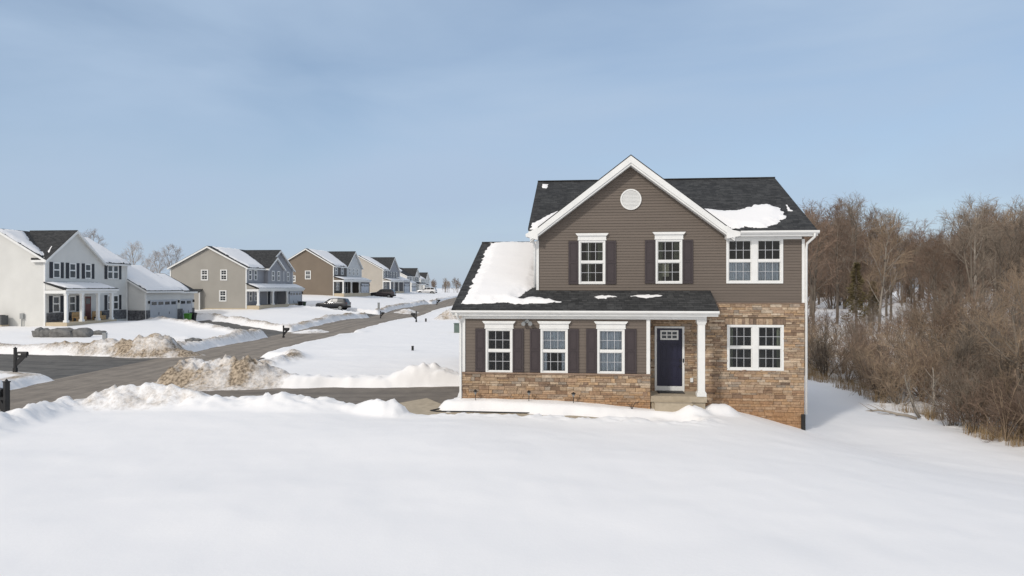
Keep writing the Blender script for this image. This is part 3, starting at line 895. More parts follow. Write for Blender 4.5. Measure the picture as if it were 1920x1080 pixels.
hwin(L3, [('curtain_or_reflection', (.44,1.02,1.26,2.70)), ('curtain_or_reflection', (1.02,1.25,1.26,2.70))], y=YF, header=.265)
for (y, rects) in ((YW, [(-.675,-.31,4.345,5.945),(.702,1.079,4.345,5.945),(2.13,2.503,4.37,5.965),(3.493,3.861,4.37,5.965)]),
                   (YF, [(-3.965,-3.604,1.215,2.752),(-2.611,-2.229,1.215,2.752),(-2.005,-1.641,1.215,2.757),(-.648,-.281,1.215,2.757),(-.019,.356,1.215,2.765),(1.336,1.727,1.215,2.765)])):
    for r in rects: shutter(house, lambda p, q, n: (X(p), (y-O[1])-n, q), *r, M['shutter'], n0=.012)

# round louvred vent
v = MB(); cx, cz, rr = 1.62, 7.465, .385
ring = lambda r, n: [(cx+r*math.cos(2*PI*i/40), YW-n, cz+r*math.sin(2*PI*i/40)) for i in range(40)]
R1, R2, R3, R4 = ring(rr, 0), ring(rr, .06), ring(rr-.05, .06), ring(rr-.05, .02)
for A_, B_ in ((R1,R2),(R2,R3),(R3,R4)):
    for i in range(40): v.face([A_[i], A_[(i+1)%40], B_[(i+1)%40], B_[i]])
v.face(R4)
for k in range(-6, 7):
    zz = cz + k*.05; w = math.sqrt(max(0, (rr-.055)**2-(k*.05)**2))
    if w > .05: v.pbox(fW, cx-w, cx+w, zz-.017, zz+.012, .021, .045)
B(v, 'gable_vent', M['white'])

# door
d = MB(); a0, a1, q0, q1 = DR
d.pbox(fW, a0, a0+.075, q0, q1, -.05, .055); d.pbox(fW, a1-.075, a1, q0, q1, -.05, .055); d.pbox(fW, a0+.075, a1-.075, q1-.065, q1, -.05, .053)
d.pbox(fW, a0+.075, a1-.075, q0, q0+.21, -.05, .04)
B(d, 'door_frame', M['white'])
d = MB(); l0, l1, b0, b1 = 2.563, 3.478, .605, 2.722
d.pbox(fW, l0, l1, b0, b1, -.05, .0)
for pa, pb in ((2.70,2.955),(3.085,3.34)):
    for za, zb in ((.86,1.37),(1.53,2.17)):
        d.pbox(fW, pa, pb, za, za+.025, 0, .014); d.pbox(fW, pa, pb, zb-.025, zb, 0, .014)
        d.pbox(fW, pa, pa+.025, za+.025, zb-.025, 0, .014); d.pbox(fW, pb-.025, pb, za+.025, zb-.025, 0, .014)
        d.pbox(fW, pa+.06, pb-.06, za+.06, zb-.06, 0, .016)
door = B(d, 'front_door', M['door'])
d = MB(); g_ = MB()
a0, a1, q0, q1 = 2.69, 3.34, 2.30, 2.65
d.pbox(fW, a0, a1, q0, q0+.055, 0, .03); d.pbox(fW, a0, a1, q1-.055, q1, 0, .03)
d.pbox(fW, a0, a0+.055, q0+.055, q1-.055, 0, .03); d.pbox(fW, a1-.055, a1, q0+.055, q1-.055, 0, .03)
for k in (1, 2):
    xx = a0+.055+(a1-a0-.11)*k/3; d.pbox(fW, xx-.018, xx+.018, q0+.055, q1-.055, 0, .026)
d.pbox(fW, a0+.055, a1-.055, (q0+q1)/2-.017, (q0+q1)/2+.017, 0, .024)
g_.pbox(fW, a0+.055, a1-.055, q0+.055, q1-.055, 0, .006)
dl = d.build('door_light', M['white'], door, origin=O); g_.build('pane', M['far_glass'], door, origin=O)
d = MB(); d.pbox(fW, 3.385, 3.435, 1.50, 1.60, 0, .03); d.build('deadbolt', M['black'], door, origin=O)
d = MB(); d.tube([(3.41,YW-.0,1.32),(3.41,YW-.07,1.32)], [.03,.033], 10); d.pbox(fW, 3.39,3.43,1.27,1.38,0,.015)
d.build('handle', M['black'], door, origin=O)
d = MB(); d.pbox(fW, 3.493, 3.535, 1.48, 1.62, .055, .075); B(d, 'doorbell', M['black'])
d = MB(); d.pbox(fW, 3.76, 3.865, .76, .92, .02, .085); B(d, 'outlet_cover', M['white'], bevel=.008)

# porch
d = MB(); d.box(2.215, 4.15, 25.14, 26.48, .22, .425); d.box(2.25, 4.10, 25.2, 26.48, -.4, .22)
B(d, 'porch_slab', M['concrete'], bevel=.012)
d = MB(); d.box(2.34, 3.62, 24.78, 25.135, -.2, .235); B(d, 'porch_step', M['concrete'], bevel=.012)
d = MB()
px0, px1, py0, py1 = 3.845, 4.085, 25.16, 25.40
d.box(px0, px1, py0, py1, .43, 3.099)
for e_, za, zb in ((.045,.428,.56),(.025,.56,.60),(.045,2.99,3.098),(.025,2.93,2.99)):
    d.box(px0-e_, px1+e_, py0-e_, py1+e_, za, zb)
B(d, 'porch_post', M['white'], bevel=.01)
# twin flood light
d = MB(); d.lathe(0, 0, [(.0,0),(.07,0),(.07,.025),(.0,.025)], 14)
fl = MB()
c0 = (-2.10, YF-.02, 3.02)
fl.tube([(c0[0],YF-.01,3.02),(c0[0],YF-.05,3.02)], [.08,.07], 14)
for sx in (-.11, .11):
    fl.tube([(c0[0],YF-.04,3.02),(c0[0]+sx*.8,YF-.10,2.99)], .016, 8)
    fl.tube([(c0[0]+sx*.8,YF-.08,3.0),(c0[0]+sx,YF-.13,2.97),(c0[0]+sx*1.1,YF-.23,2.93)], [.035,.06,.075], 14)
B(fl, 'flood_light', M['steel'], smooth=False)

# snow patches on its roofs
zm = lambda x, y: zmain(np.asarray(y)+O[1]); zp = lambda x, y: zporch(np.asarray(y)+O[1])
zvalley = lambda x, y: np.maximum(zmain(np.asarray(y)+O[1]), RZ-np.abs(np.asarray(x)+O[0]-GXC)*GS)
def rs(label, zf, pts, **k):
    return roof_snow(house, label, zf, [(a-O[0], b-O[1]) for a, b in pts], **k)
rs('broad thick snow sheet covering the low garage roof left of the brown house gable', zp, [(-4.45,25.27),(-3.6,25.22),(-3.0,25.36),(-2.4,25.2),(-1.6,25.28),(-.85,25.40),(-1.15,25.62),(-1.65,25.78),(-2.0,25.92),(-2.3,25.72),(-2.42,25.80),(-2.28,26.35),(-2.02,26.75),(-1.86,27.3),(-1.86,32.2),(-4.42,32.2)], thick=.16, res=.07, rag=.22, seed=2, group='snow on the brown house')
rs('thin snow streak on the porch roof under the left upper window', zp, [(.05,25.84),(.6,25.74),(1.2,25.86),(1.1,26.06),(.5,26.12)], thick=.06, res=.04, rag=.22, seed=9, group='snow on the brown house')
rs('thin snow streak on the porch roof under the middle upper window', zp, [(1.45,25.95),(2.1,25.82),(2.9,25.95),(2.75,26.15),(1.8,26.12)], thick=.06, res=.04, rag=.22, seed=14, group='snow on the brown house')
rs('large snow patch on the dark main roof right of the front gable', zvalley, [(5.25,26.35),(6.3,26.32),(6.9,26.7),(7.4,27.5),(7.55,28.3),(7.0,28.75),(6.5,28.55),(6.0,28.25),(5.4,28.1),(4.7,28.25),(3.9,28.3),(4.6,27.2)], thick=.12, res=.06, rag=.4, seed=4, group='snow on the brown house')
rs('little snow scrap near the right edge of the main roof', zm, [(7.62,28.0),(7.82,27.9),(7.86,28.6),(7.66,29.0)], thick=.07, res=.04, rag=.15, seed=6, group='snow on the brown house')
rs('tiny snow scrap at the top left corner of the main roof', zm, [(-1.98,31.0),(-1.72,30.9),(-1.66,31.55),(-1.98,31.6)], thick=.07, res=.04, rag=.1, seed=7, group='snow on the brown house')
rs('narrow snow wedge beside the left rake of the front gable', zvalley, [(-2.12,26.5),(-1.75,26.45),(-1.3,27.2),(-.7,28.3),(-1.15,28.3),(-1.7,27.6),(-2.1,27.0)], thick=.10, res=.05, rag=.15, seed=8, group='snow on the brown house')

# what stands in front of it
m_ = MB(); m_.box(-.47,.47,-.3,.3,0,.018)
mp_ = hw(3.02, 26.13)
tag(m_.build('door_mat', M['black'], loc=(mp_[0], mp_[1], .427), rz=-TH), 'dark flat mat on the porch in front of the navy door', 'door mat')
for i, (lx, lab) in enumerate([(-3.92,'black path light by the stone base below the left lower window, nearest the driveway'),(-2.02,'black path light between the left and centre lower windows of the brown house'),(-.46,'black path light below the shutters between the centre and right lower windows')]):
    p = hw(lx, 24.86); z0 = gz(*p)
    L_ = empty('path_light', (p[0], p[1], z0-.05), 0, lab, 'path light', 'path lights along the stone base')
    s_ = MB(); s_.tube([(0,0,-.15),(0,0,.26)], .012, 6); s_.build('stake', M['black'], L_)
    s_ = MB(); s_.lathe(0,0,[(.012,.24),(.05,.33),(.045,.36)], 12); s_.build('lens', M['steel'], L_, smooth=True)
    s_ = MB(); s_.lathe(0,0,[(.085,.36),(.08,.375),(.02,.42),(.004,.43)], 12); s_.build('cap', M['black'], L_)
# black bed edging
e = MB(); ep = []
for lx, ly in [(-4.55,24.95),(-5.2,24.75),(-5.45,24.52),(-5.2,24.42),(-3,24.36),(0,24.36),(1.9,24.36),(2.15,24.5),(2.25,24.72)]:
    p = hw(lx, ly); ep.append(p)
P2 = []
for (ax, ay), (bx, by) in zip(ep[:-1], ep[1:]):
    for t_ in np.linspace(0, 1, 8, endpoint=False): P2.append((ax+(bx-ax)*t_, ay+(by-ay)*t_))
P2.append(ep[-1])
P3 = [(x, y, float(base_z(x, y))-.28+.012) for x, y in P2]
o0 = P3[0]
e.tube([(x-o0[0], y-o0[1], z-o0[2]) for x, y, z in P3], .036, 6)
tag(e.build('bed_edging', M['rubber'], loc=o0, smooth=True), 'black curved plastic edging round the snowy front bed beside the walk', 'garden edging')
tw = MB(); rnd = random.Random(4)
for k in range(5):
    a = rnd.uniform(0, 6); l = rnd.uniform(.2,.42)
    tw.tube([(0,0,0),(math.cos(a)*l*.4,math.sin(a)*l*.3,l*.7),(math.cos(a)*l,math.sin(a)*l*.5,l*.8)], [.012,.01,.006], 5)
p = hw(1.55, 24.8)
tag(tw.build('dead_plant', M['rubber'], loc=(p[0], p[1], gz(*p)-.03)), 'dark bare plant stems poking out of the snowy bed left of the porch', 'plant')
# ---------------------------------------------------------------- the neighbours' houses
# local frame of each: x along the front away from the camera, y into the house, front faces -y, near gable wall faces -x
def smat(n, c): return mat(n, c, .6, .05, .6, spec=.3)
M['n_white'] = smat('white vinyl siding', (.63,.625,.595)); M['n_beige'] = smat('beige siding', (.335,.315,.28)); M['n_slate'] = smat('slate siding', (.255,.26,.28))
M['n_brown'] = smat('taupe siding', (.185,.148,.112)); M['n_dark'] = smat('dark brown siding', (.075,.068,.062)); M['n_grey'] = smat('light grey siding', (.50,.51,.51))
M['n_sand'] = smat('sand siding', (.43,.395,.345)); M['n_found'] = smat('tan foundation', (.50,.42,.30)); M['n_stone'] = mat('grey ledgestone', (.11,.11,.115), .9, .6, 5, bump=.6, bscale=8)
M['n_black'] = mat('black shutters', (.016,.018,.026), .5, .1, 3); M['n_gdoor'] = mat('pale grey garage door', (.46,.48,.51), .5, .05, 2); M['n_red'] = mat('dark red door', (.12,.022,.018), .4, .1, 2)
M['n_brick'] = mat('brown brick', (.19,.125,.095), .9, .35, 6); M['n_wood'] = mat('straw tan', (.42,.28,.14), .8, .25, 5)

def garage_door(parent, Mx, p0, p1, q0, q1, lites=4):
    d = MB(); d.pbox(Mx, p0, p1, q0, q1, .0, .03)
    fr = MB()
    for k in range(1, 4):
        z = q0+(q1-q0)*k/4; d.pbox(Mx, p0, p1, z-.012, z+.012, .03, .04)
    d.pbox(Mx, p0-.12, p0, q0, q1+.12, 0, .05); d.pbox(Mx, p1, p1+.12, q0, q1+.12, 0, .05); d.pbox(Mx, p0, p1, q1, q1+.12, 0, .05)
    o = d.build('garage_door', M['n_gdoor'], parent)
    g = MB(); w = (p1-p0)/lites
    for k in range(lites): g.pbox(Mx, p0+w*k+w*.14, p0+w*(k+1)-w*.14, q0+(q1-q0)*.79, q0+(q1-q0)*.95, .03, .045)
    g.build('pane', M['far_glass'], o)
    for k in (.3, .7):
        h = MB(); h.pbox(Mx, p0+(p1-p0)*k-.03, p0+(p1-p0)*k+.03, q0+(q1-q0)*.28, q0+(q1-q0)*.42, .03, .06); h.build('handle', M['black'], o)
    for k in (p0-.42, p1+.30):
        h = MB(); h.pbox(Mx, k, k+.13, q1-.28, q1+.02, .0, .16); h.build('wall_lamp', M['black'], parent)
    return o

def nhouse(name, label, x, y, z, phi, L, D, H, rise, wm, fm, gables=(), porch=None, garage=(), side_wins=(), front_wins=(), doors=(), found=.5, sh=None, stone=None, gmat=None, over=.3):
    rt = empty(name, (x, y, z), R(90-phi), label, 'house')
    sl = rise/(D/2)
    w = MB()
    w.box(0, .15, 0, D, 0, H); w.box(L-.15, L, 0, D, 0, H); w.box(.15, L-.15, D-.15, D, 0, H)
    for xx in (0, L-.15):
        w.prism(lambda p, q, n: (xx+n, p, q), [(.02,H),(D-.02,H),(D/2,H+rise-.06)], 0.0, .15)
    w.build('wall', wm, rt)
    f = MB(); f.box(.15, L-.15, 0, .15, 0, H); f.build('front_wall', fm, rt)
    fb = MB(); fb.box(-.03, L+.03, -.03, D+.03, -1.8, found-.45); fb.build('foundation', M['n_found'], rt)
    r = MB(); o = over; ze = H-o*sl; zr = H+rise
    cuts = sorted((max(-o, (g0+g1)/2-(g1-g0)/2-.28), min(L+o, (g0+g1)/2+(g1-g0)/2+.28)) for g0, g1, *_ in gables[:1])
    spans, cur = [], -o
    for ca, cb in cuts:
        if ca > cur+.02: spans.append((cur, ca, -o))
        spans.append((ca, cb, .17)); cur = cb
    if cur < L+o-.02: spans.append((cur, L+o, -o))
    for sa, sb, y0 in spans:
        r.slab([(sa,y0,H+y0*sl),(sb,y0,H+y0*sl),(sb,D/2,zr),(sa,D/2,zr)], .14)
    r.slab([(-o,D/2,zr),(L+o,D/2,zr),(L+o,D+o,ze),(-o,D+o,ze)], .14)
    r.build('roof', M['roof_x'], rt)
    t = MB()
    for xx in (-o-.02, L+o-.03):
        t.prism(lambda p, q, n: (xx+n, p, q), [(-o,ze-.05),(D/2,zr-.05),(D+o,ze-.05),(D+o,ze-.26),(D/2,zr-.28),(-o,ze-.26)], 0, .05)
    for sa, sb, y0 in spans:
        if y0 < 0: t.box(sa, sb, -o-.03, -o, ze-.24, ze-.06); t.box(sa+.02, sb-.02, -o+.02, -.002, ze-.22, ze-.18)
    t.box(-.05, .1, -.05, .1, 0, H-.1) ; t.box(L-.1, L+.05, -.05, .1, 0, H-.1); t.box(-.05,.1,D-.1,D+.05,0,H-.1)
    fx = front(0.0)
    for gi, (g0, g1, ga, gp, gm) in enumerate(gables):
        # cross gable on the front: x range, apex height, how far it steps forward, wall material
        c = (g0+g1)/2; hw_ = (g1-g0)/2; s = (ga-H)/hw_
        gw = MB(); fy = front(-gp)
        gw.prism(fy, [(g0,H-(H*.5 if gp < .1 else H*.55)),(g1,H-(H*.5 if gp < .1 else H*.55)),(g1,H),(c,ga-.05),(g0,H)], -.12-(gp), .02)
        gw.build('gable_wall', gm, rt)
        gr = MB(); e = hw_+.3
        gr.slab([(c-e,-gp-o,ga-e*s),(c,-gp-o,ga),(c,D/2,ga),(c-e,D*.12,ga-e*s)], .13)
        gr.slab([(c,-gp-o,ga),(c+e,-gp-o,ga-e*s),(c+e,D*.12,ga-e*s),(c,D/2,ga)], .13)
        gr.build('gable_roof', M['roof_y'], rt)
        fy2 = front(-gp-o)
        for xa in (c-e-.03, c+e): t.box(xa, xa+.03, -gp-o-.02, D*.12, ga-e*s-.2, ga-e*s+.01)
        for sg in (-1, 1):
            t.prism(fy2, [(c,ga-.05),(c+sg*e,ga-e*s-.05),(c+sg*e,ga-e*s-.27),(c,ga-.32)], -.02, .04)
            t.prism(fy2, [(c,ga-.14),(c+sg*e,ga-e*s-.14),(c+sg*e,ga-e*s-.18),(c,ga-.18)], -o-.05, -.02)
    if porch:
        a0, a1, pp, zt, zl, cols_, pm = porch
        pr = MB(); pr.slab([(a0-.2,-pp-.25,zl),(a1+.2,-pp-.25,zl),(a1+.2,-.021,zt),(a0-.2,-.021,zt)], .12); pr.build('porch_roof', M['roof_x'], rt)
        t.box(a0-.2, a1+.2, -pp-.28, -pp-.25, zl-.22, zl-.03); t.box(a0-.1, a1+.1, -pp-.12, -pp+.12, zl-.45, zl-.13)
        t.box(a0-.1, a0+.05, -pp+.12, -.03, zl-.45, zl-.14)
        sk = MB(); sk.prism(lambda p, q, n: (a0-.02+n, p, q), [(-pp+.12,zl-.14),(-.03,zl-.14),(-.03,zt-.16)], 0, .08); sk.build('porch_gable', pm, rt)
        cl = MB(); cl.box(a0-.1, a1+.05, -pp+.12, -.03, zl-.17, zl-.14)
        cl.build('porch_ceiling', M['white'], rt)
        fl = MB(); fl.box(a0, a1, -pp-.15, -.035, -1.6, .42); fl.build('porch_floor', M['n_found'], rt)
        for cx in cols_:
            pc = MB(); pc.box(cx, cx+.24, -pp-.1, -pp+.14, .42, zl-.45); pc.box(cx-.06, cx+.30, -pp-.15, -pp+.2, .42, .62); pc.box(cx-.04, cx+.28, -pp-.13, -pp+.17, zl-.6, zl-.451)
            pc.build('porch_post', M['white'], rt)
    for (a0, a1, pp, back, ze_, ridge_y, zr_, gm, sides, drs) in garage:
        gb = MB(); gb.box(a0, a1, -pp, back, -.6, ze_-.1)
        if zr_: gb.prism(lambda p, q, n: (a0+n, p, q), [(-pp+.02,ze_-.1),(back-.02,ze_-.1),(ridge_y,zr_-.2)], 0.01, a1-a0-.01)
        gb.build('garage_wall', gm, rt)
        if zr_:
            s = (zr_-ze_)/(ridge_y+pp); gr = MB()
            gr.slab([(a0-.25,-pp-.3,ze_-.3*s),(a1+.25,-pp-.3,ze_-.3*s),(a1+.25,ridge_y,zr_),(a0-.25,ridge_y,zr_)], .14)
            gr.slab([(a0-.25,ridge_y,zr_),(a1+.25,ridge_y,zr_),(a1+.25,back+.3,ze_-.3*s),(a0-.25,back+.3,ze_-.3*s)], .14)
            gr.build('garage_roof', M['roof_x'], rt)
            t.box(a0-.25, a1+.25, -pp-.33, -pp-.3, ze_-.3*s-.24, ze_-.3*s-.05)
            for xx in (a0-.27, a1+.22):
                t.prism(lambda p, q, n: (xx+n, p, q), [(-pp-.3,ze_-.3*s-.05),(ridge_y,zr_-.05),(back+.3,ze_-.3*s-.05),(back+.3,ze_-.3*s-.25),(ridge_y,zr_-.25),(-pp-.3,ze_-.3*s-.25)], 0, .05)
        fg = front(-pp)
        for (p0, p1, n) in drs: garage_door(rt, fg, p0, p1, .0, 2.15, n)
        if sides: t.box(a0-.04, a0+.1, -pp-.04, -pp+.1, 0, ze_-.3)
    t.build('trim', M['white'], rt)
    if stone:
        for (sx0, sx1, sy, sh_) in stone:
            s_ = MB(); s_.box(sx0, sx1, sy-.06, sy-.001, .3 if sy > -.1 else -.4, sh_); s_.build('stone_base', M['n_stone'], rt)
    fs = side(0.0)
    for wn_ in side_wins: window(rt, fs, *wn_, frame=.11, cols=2, rows=2, muntin=.03, depth=.06, mats=M['white'])
    for (p0, p1, q0, q1, yy, dbl, shut) in front_wins:
        fy = front(yy)
        window(rt, fy, p0, p1, q0, q1, frame=.10, cols=0, depth=.05, double=dbl)
        if shut:
            sw = .42
            if 'l' in shut: shutter(rt, fy, p0-sw-.02, p0-.02, q0, q1, sh, panels=False, n0=.005)
            if 'r' in shut: shutter(rt, fy, p1+.02, p1+sw+.02, q0, q1, sh, panels=False, n0=.005)
    for (p0, p1, q0, q1, yy, dm) in doors:
        fy = front(yy); d = MB(); d.pbox(fy, p0, p1, q0, q1, .004, .04); dd = d.build('front_door', dm, rt)
        d = MB(); d.pbox(fy, p0-.1, p0, q0, q1+.1, .003, .06); d.pbox(fy, p1, p1+.1, q0, q1+.1, .003, .06); d.pbox(fy, p0, p1, q1, q1+.1, .003, .06); d.build('door_frame', M['white'], dd)
        d = MB(); d.pbox(fy, p0+.15, p1-.15, q1-.75, q1-.2, .041, .05); d.build('pane', M['far_glass'], dd)
    return rt

W_ = .003
# 1: white house
h1 = nhouse('white_house', 'white two storey house with black shutters, red door and grey stone base', -42.8, 65, .62, 5.5, 11.8, 9.4, 6.35, 2.75, M['n_white'], M['n_white'],
   gables=[(0,7.7,9.2,.02,M['n_white'])],
   porch=(.0,7.0,2.0,4.15,3.52,(.02,2.05,4.3,6.3),M['n_white']),
   garage=[(12.02,18.7,2.0,7.2,3.45,2.7,6.1,M['n_white'],True,[(12.9,17.9,4)]),(18.72,22.4,1.6,7.0,3.35,2.4,5.4,M['n_white'],True,[(19.3,21.8,2)])],
   front_wins=[(.93,1.86,4.5,6.0,-.04,False,'lr'),(3.03,3.97,4.5,6.0,-.04,False,'lr'),(5.2,6.12,4.5,6.0,-.04,False,'lr'),(8.6,10.4,4.5,6.0,-W_,True,'lr'),
               (.93,1.86,1.3,2.85,-W_,False,'lr'),(3.03,3.97,1.3,2.85,-W_,False,'lr'),(8.6,10.4,1.3,2.85,-W_,True,'lr')],
   doors=[(5.2,6.1,.45,2.75,-W_,M['n_red'])], sh=M['n_black'],
   stone=[(.16,5.0,-.02,1.25),(6.3,11.6,-.02,1.25),(12.03,12.7,-2.02,1.15),(18.1,19.1,-2.02,1.15),(21.95,22.38,-1.62,1.15)])
s_ = MB(); s_.box(11.96, 12.019, -1.99, .0, -.3, 1.15); s_.build('stone_base', M['n_stone'], h1)
# 2: beige and slate house
h2 = nhouse('beige_house', 'two storey house with beige side wall, slate blue front and double gable', -35.2, 94, 1.45, 5.5, 15.2, 10.6, 5.62, 2.75, M['n_beige'], M['n_slate'],
   gables=[(5.3,15.1,8.35,.02,M['n_slate']),(5.35,10.6,7.2,.5,M['n_slate'])],
   porch=(.0,15.2,1.6,3.4,2.75,(.02,4.5,9.3),M['n_beige']),
   garage=[(9.7,15.1,1.55,3.0,2.68,0,0,M['n_slate'],True,[(10.4,14.6,4)])],
   side_wins=[(2.65,3.6,3.75,5.2),(5.3,6.3,3.75,5.2),(2.75,3.75,.95,2.45)],
   front_wins=[(.6,1.5,3.8,5.2,-W_,False,None),(2.2,3.1,3.8,5.2,-W_,False,None),(6.6,7.4,3.75,5.2,-.53,False,None),(8.5,9.3,3.75,5.2,-.53,False,None),(11.0,11.8,3.75,5.2,-.05,False,None),(12.9,13.7,3.75,5.2,-.05,False,None),
               (.8,1.6,.95,2.35,-W_,False,None),(2.3,3.1,.95,2.35,-W_,False,None)],
   doors=[(6.3,7.2,.44,2.5,-W_,M['n_black'])])
b_ = MB(); b_.box(-.6, -.001, 6.2, 8.0, -.3, 2.3); b_.build('fireplace_bump', M['n_beige'], h2)
b_ = MB(); b_.slab([(-.75,6.05,2.3),(-.01,6.05,2.62),(-.01,8.15,2.62),(-.75,8.15,2.3)], .1); b_.build('bump_roof', M['roof_x'], h2)
for ya in (6.15, 7.93):
    b_ = MB(); b_.box(-.62,-.5,ya,ya+.12,-.2,2.2); b_.build('corner_board', M['white'], h2)
# 3: taupe house
h3 = nhouse('taupe_house', 'two storey house with taupe brown side wall and pale grey front gable', -32.7, 130, 2.8, 5.5, 16.6, 10.4, 5.65, 3.05, M['n_brown'], M['n_dark'],
   gables=[(7.3,16.5,8.75,.02,M['n_grey'])],
   porch=(.0,16.6,1.8,3.55,3.0,(.02,4.6,9.6),M['n_brown']),
   garage=[(9.9,16.5,1.75,3.0,2.95,0,0,M['n_dark'],True,[(11,15.8,4)])],
   side_wins=[(4.3,5.4,3.0,4.6),(7.2,8.3,2.5,3.7)],
   front_wins=[(.9,1.9,3.9,5.3,-W_,False,'lr'),(4.2,5.2,3.9,5.3,-W_,False,'lr'),(8.6,9.4,3.9,5.3,-.05,False,None),(11,11.8,3.9,5.3,-.05,False,None),(13.4,14.2,3.9,5.3,-.05,False,None),(1.2,3.0,.95,2.5,-W_,True,None)],
   doors=[(6.6,7.6,.44,2.6,-W_,M['n_black'])], sh=M['n_slate'])
# 4: sand house
h4 = nhouse('sand_house', 'sand coloured house with slate front gable, fourth from the left along the street', -31.8, 175, 2.95, 5.5, 16.2, 12.5, 5.95, 3.4, M['n_sand'], M['n_slate'],
   gables=[(5.2,15.0,9.3,.02,M['n_slate'])],
   porch=(.0,13.0,1.8,3.7,3.2,(.02,3.4,8.0),M['n_sand']),
   garage=[(13.2,20.5,1.8,8,3.3,2.5,5.0,M['n_slate'],True,[(14.3,19.2,4)])],
   side_wins=[(7.5,8.6,2.3,3.5)],
   front_wins=[(.8,1.8,4.0,5.4,-W_,False,'lr'),(3.4,4.4,4.0,5.4,-W_,False,'lr'),(6.6,7.6,4.0,5.4,-.05,False,'lr'),(9.4,10.4,4.0,5.4,-.05,False,'lr'),(12.2,13.2,4.0,5.4,-.05,False,'lr'),(1.4,3.0,1,2.6,-W_,True,None)],
   doors=[(5.6,6.6,.44,2.6,-W_,M['n_red'])], sh=M['n_black'])
# 5: far white house
h5 = nhouse('far_white_house', 'small looking white house with dark roof at the far end of the street', -34.5, 232, 2.7, 6, 17, 12, 5.6, 3.0, M['n_white'], M['n_white'],
   gables=[(9.5,16.5,8.4,.3,M['n_white'])],
   porch=(8,17.0,2.5,3.6,3.0,(8.2,12,16.4),M['n_white']),
   garage=[(.5,7.5,1.5,6,3.2,2.2,5.0,M['n_white'],True,[(1.5,6.3,4)])],
   front_wins=[(2,3,3.9,5.3,-W_,False,'lr'),(5,6,3.9,5.3,-W_,False,'lr'),(11,12,3.9,5.3,-.33,False,'lr'),(13.6,14.6,3.9,5.3,-.33,False,'lr')],
   doors=[(10,11,.44,2.6,-W_,M['n_black'])], sh=M['n_black'])
h6 = nhouse('white_house', 'pale house with snowy roof beyond the dark roofed one, last in the row', -35.5, 275, 2.3, 6, 16, 12, 5.6, 3.0, M['n_grey'], M['n_white'],
   gables=[(8,15,8.2,.02,M['n_white'])],
   front_wins=[(2,3,3.9,5.3,-W_,False,None),(5,6,3.9,5.3,-W_,False,None),(10,11,3.9,5.3,-.05,False,None),(12.6,13.6,3.9,5.3,-.05,False,None)],
   garage=[(.5,7.5,1.5,6,3.2,2.2,5.0,M['n_white'],True,[(1.5,6.3,4)])])

# snow on their roofs
def zr_(D, H, rise): return lambda x, y: H + rise/(D/2)*np.minimum(np.asarray(y), D-np.asarray(y))
def zs_(pp, zt, zl): return lambda x, y: zl + (zt-zl)/(pp+.25)*(np.asarray(y)+pp+.25)
def zg_(H, sl, ga, c, s, base): return lambda x, y: np.maximum(base(x, y), ga-np.abs(np.asarray(x)-c)*s)
G1 = 'snow on the white house'
b1 = zr_(9.4,6.35,2.75)
v1 = zg_(0,0,9.2,3.85,(9.2-6.35)/3.85,b1)
roof_snow(h1, 'wide snow drift on the dark roof slope left of the white house front gable', v1, [(-.2,1.3),(.1,.2),(.6,.5),(1.4,2.2),(2.2,3.6),(2.9,4.6),(-.25,4.65)], .16, .12, .35, 3, G1)
roof_snow(h1, 'small snow streak low on the left slope of the white house gable', v1, [(.55,.05),(1.55,.5),(1.75,.75),(.85,.45)], .08, .05, .1, 5, G1)
roof_snow(h1, 'smooth snow sheet on the main roof right of the white house front gable', v1, [(7.6,-.2),(12.0,-.2),(12.0,4.65),(4.3,4.65),(5.6,2.6)], .2, .12, .2, 7, G1)
roof_snow(h1, 'flat snow layer on the front porch roof of the white house', zs_(2.0,4.15,3.52), [(.15,-2.1),(7.1,-2.1),(7.1,-.1),(-.1,-.1)], .14, .1, .2, 8, G1)
roof_snow(h1, 'deep snow sheet on the double garage roof of the white house', lambda x, y: 3.45+.564*(np.minimum(np.asarray(y), 5.4-np.asarray(y))+2.0), [(11.9,-2.2),(18.8,-2.2),(18.8,3.6),(11.9,3.6)], .2, .14, .2, 9, G1)
roof_snow(h1, 'snow sheet on the lower single garage roof of the white house', lambda x, y: 3.35+.5125*(np.minimum(np.asarray(y), 4.8-np.asarray(y))+1.6), [(18.95,-1.7),(21.3,-1.7),(22.2,-.2),(22.4,2.3),(18.95,2.3)], .2, .14, .2, 10, G1)
for h, nm, D, H, rise, x1, pp, zt, zl, pl, k in ((h2,'beige',10.6,5.62,2.75,6.2,1.6,3.4,2.75,15.2,1),(h3,'taupe',10.4,5.65,3.05,8.2,1.8,3.55,3.0,16.6,2),(h4,'sand',12.5,5.95,3.4,6.5,1.8,3.7,3.2,13.0,3)):
    f_ = zr_(D, H, rise)
    ge = {1:(10.2,8.35,4.9),2:(11.9,8.75,4.6),3:(10.1,9.3,4.9)}[k]
    fv = zg_(0,0,ge[1],ge[0],(ge[1]-H)/ge[2],f_)
    roof_snow(h, f'snow sheet on the main roof left of the {nm} house gable', f_, [(.5,-.2),(x1-1.0,-.2),(x1-.2,.8),(x1+1.6,3.4),(x1+2.0,D/2-.05),(.9,D/2-.05),(.4,2.0)], .2, .16, .4, 20+k, 'snow on the street houses')
    roof_snow(h, f'snow layer along the porch and garage roof of the {nm} house', zs_(pp,zt,zl), [(0,-pp-.15),(pl+.1,-pp-.15),(pl+.1,-.1),(0,-.1)], .16, .14, .15, 30+k, 'snow on the street houses')
roof_snow(h4, 'snow sheet on the garage roof of the sand house', lambda x, y: 3.3+.395*(np.minimum(np.asarray(y), 5-np.asarray(y))+1.8), [(13.1,-1.9),(20.5,-1.9),(20.5,2.4),(13.1,2.4)], .18, .18, .2, 41, 'snow on the street houses')
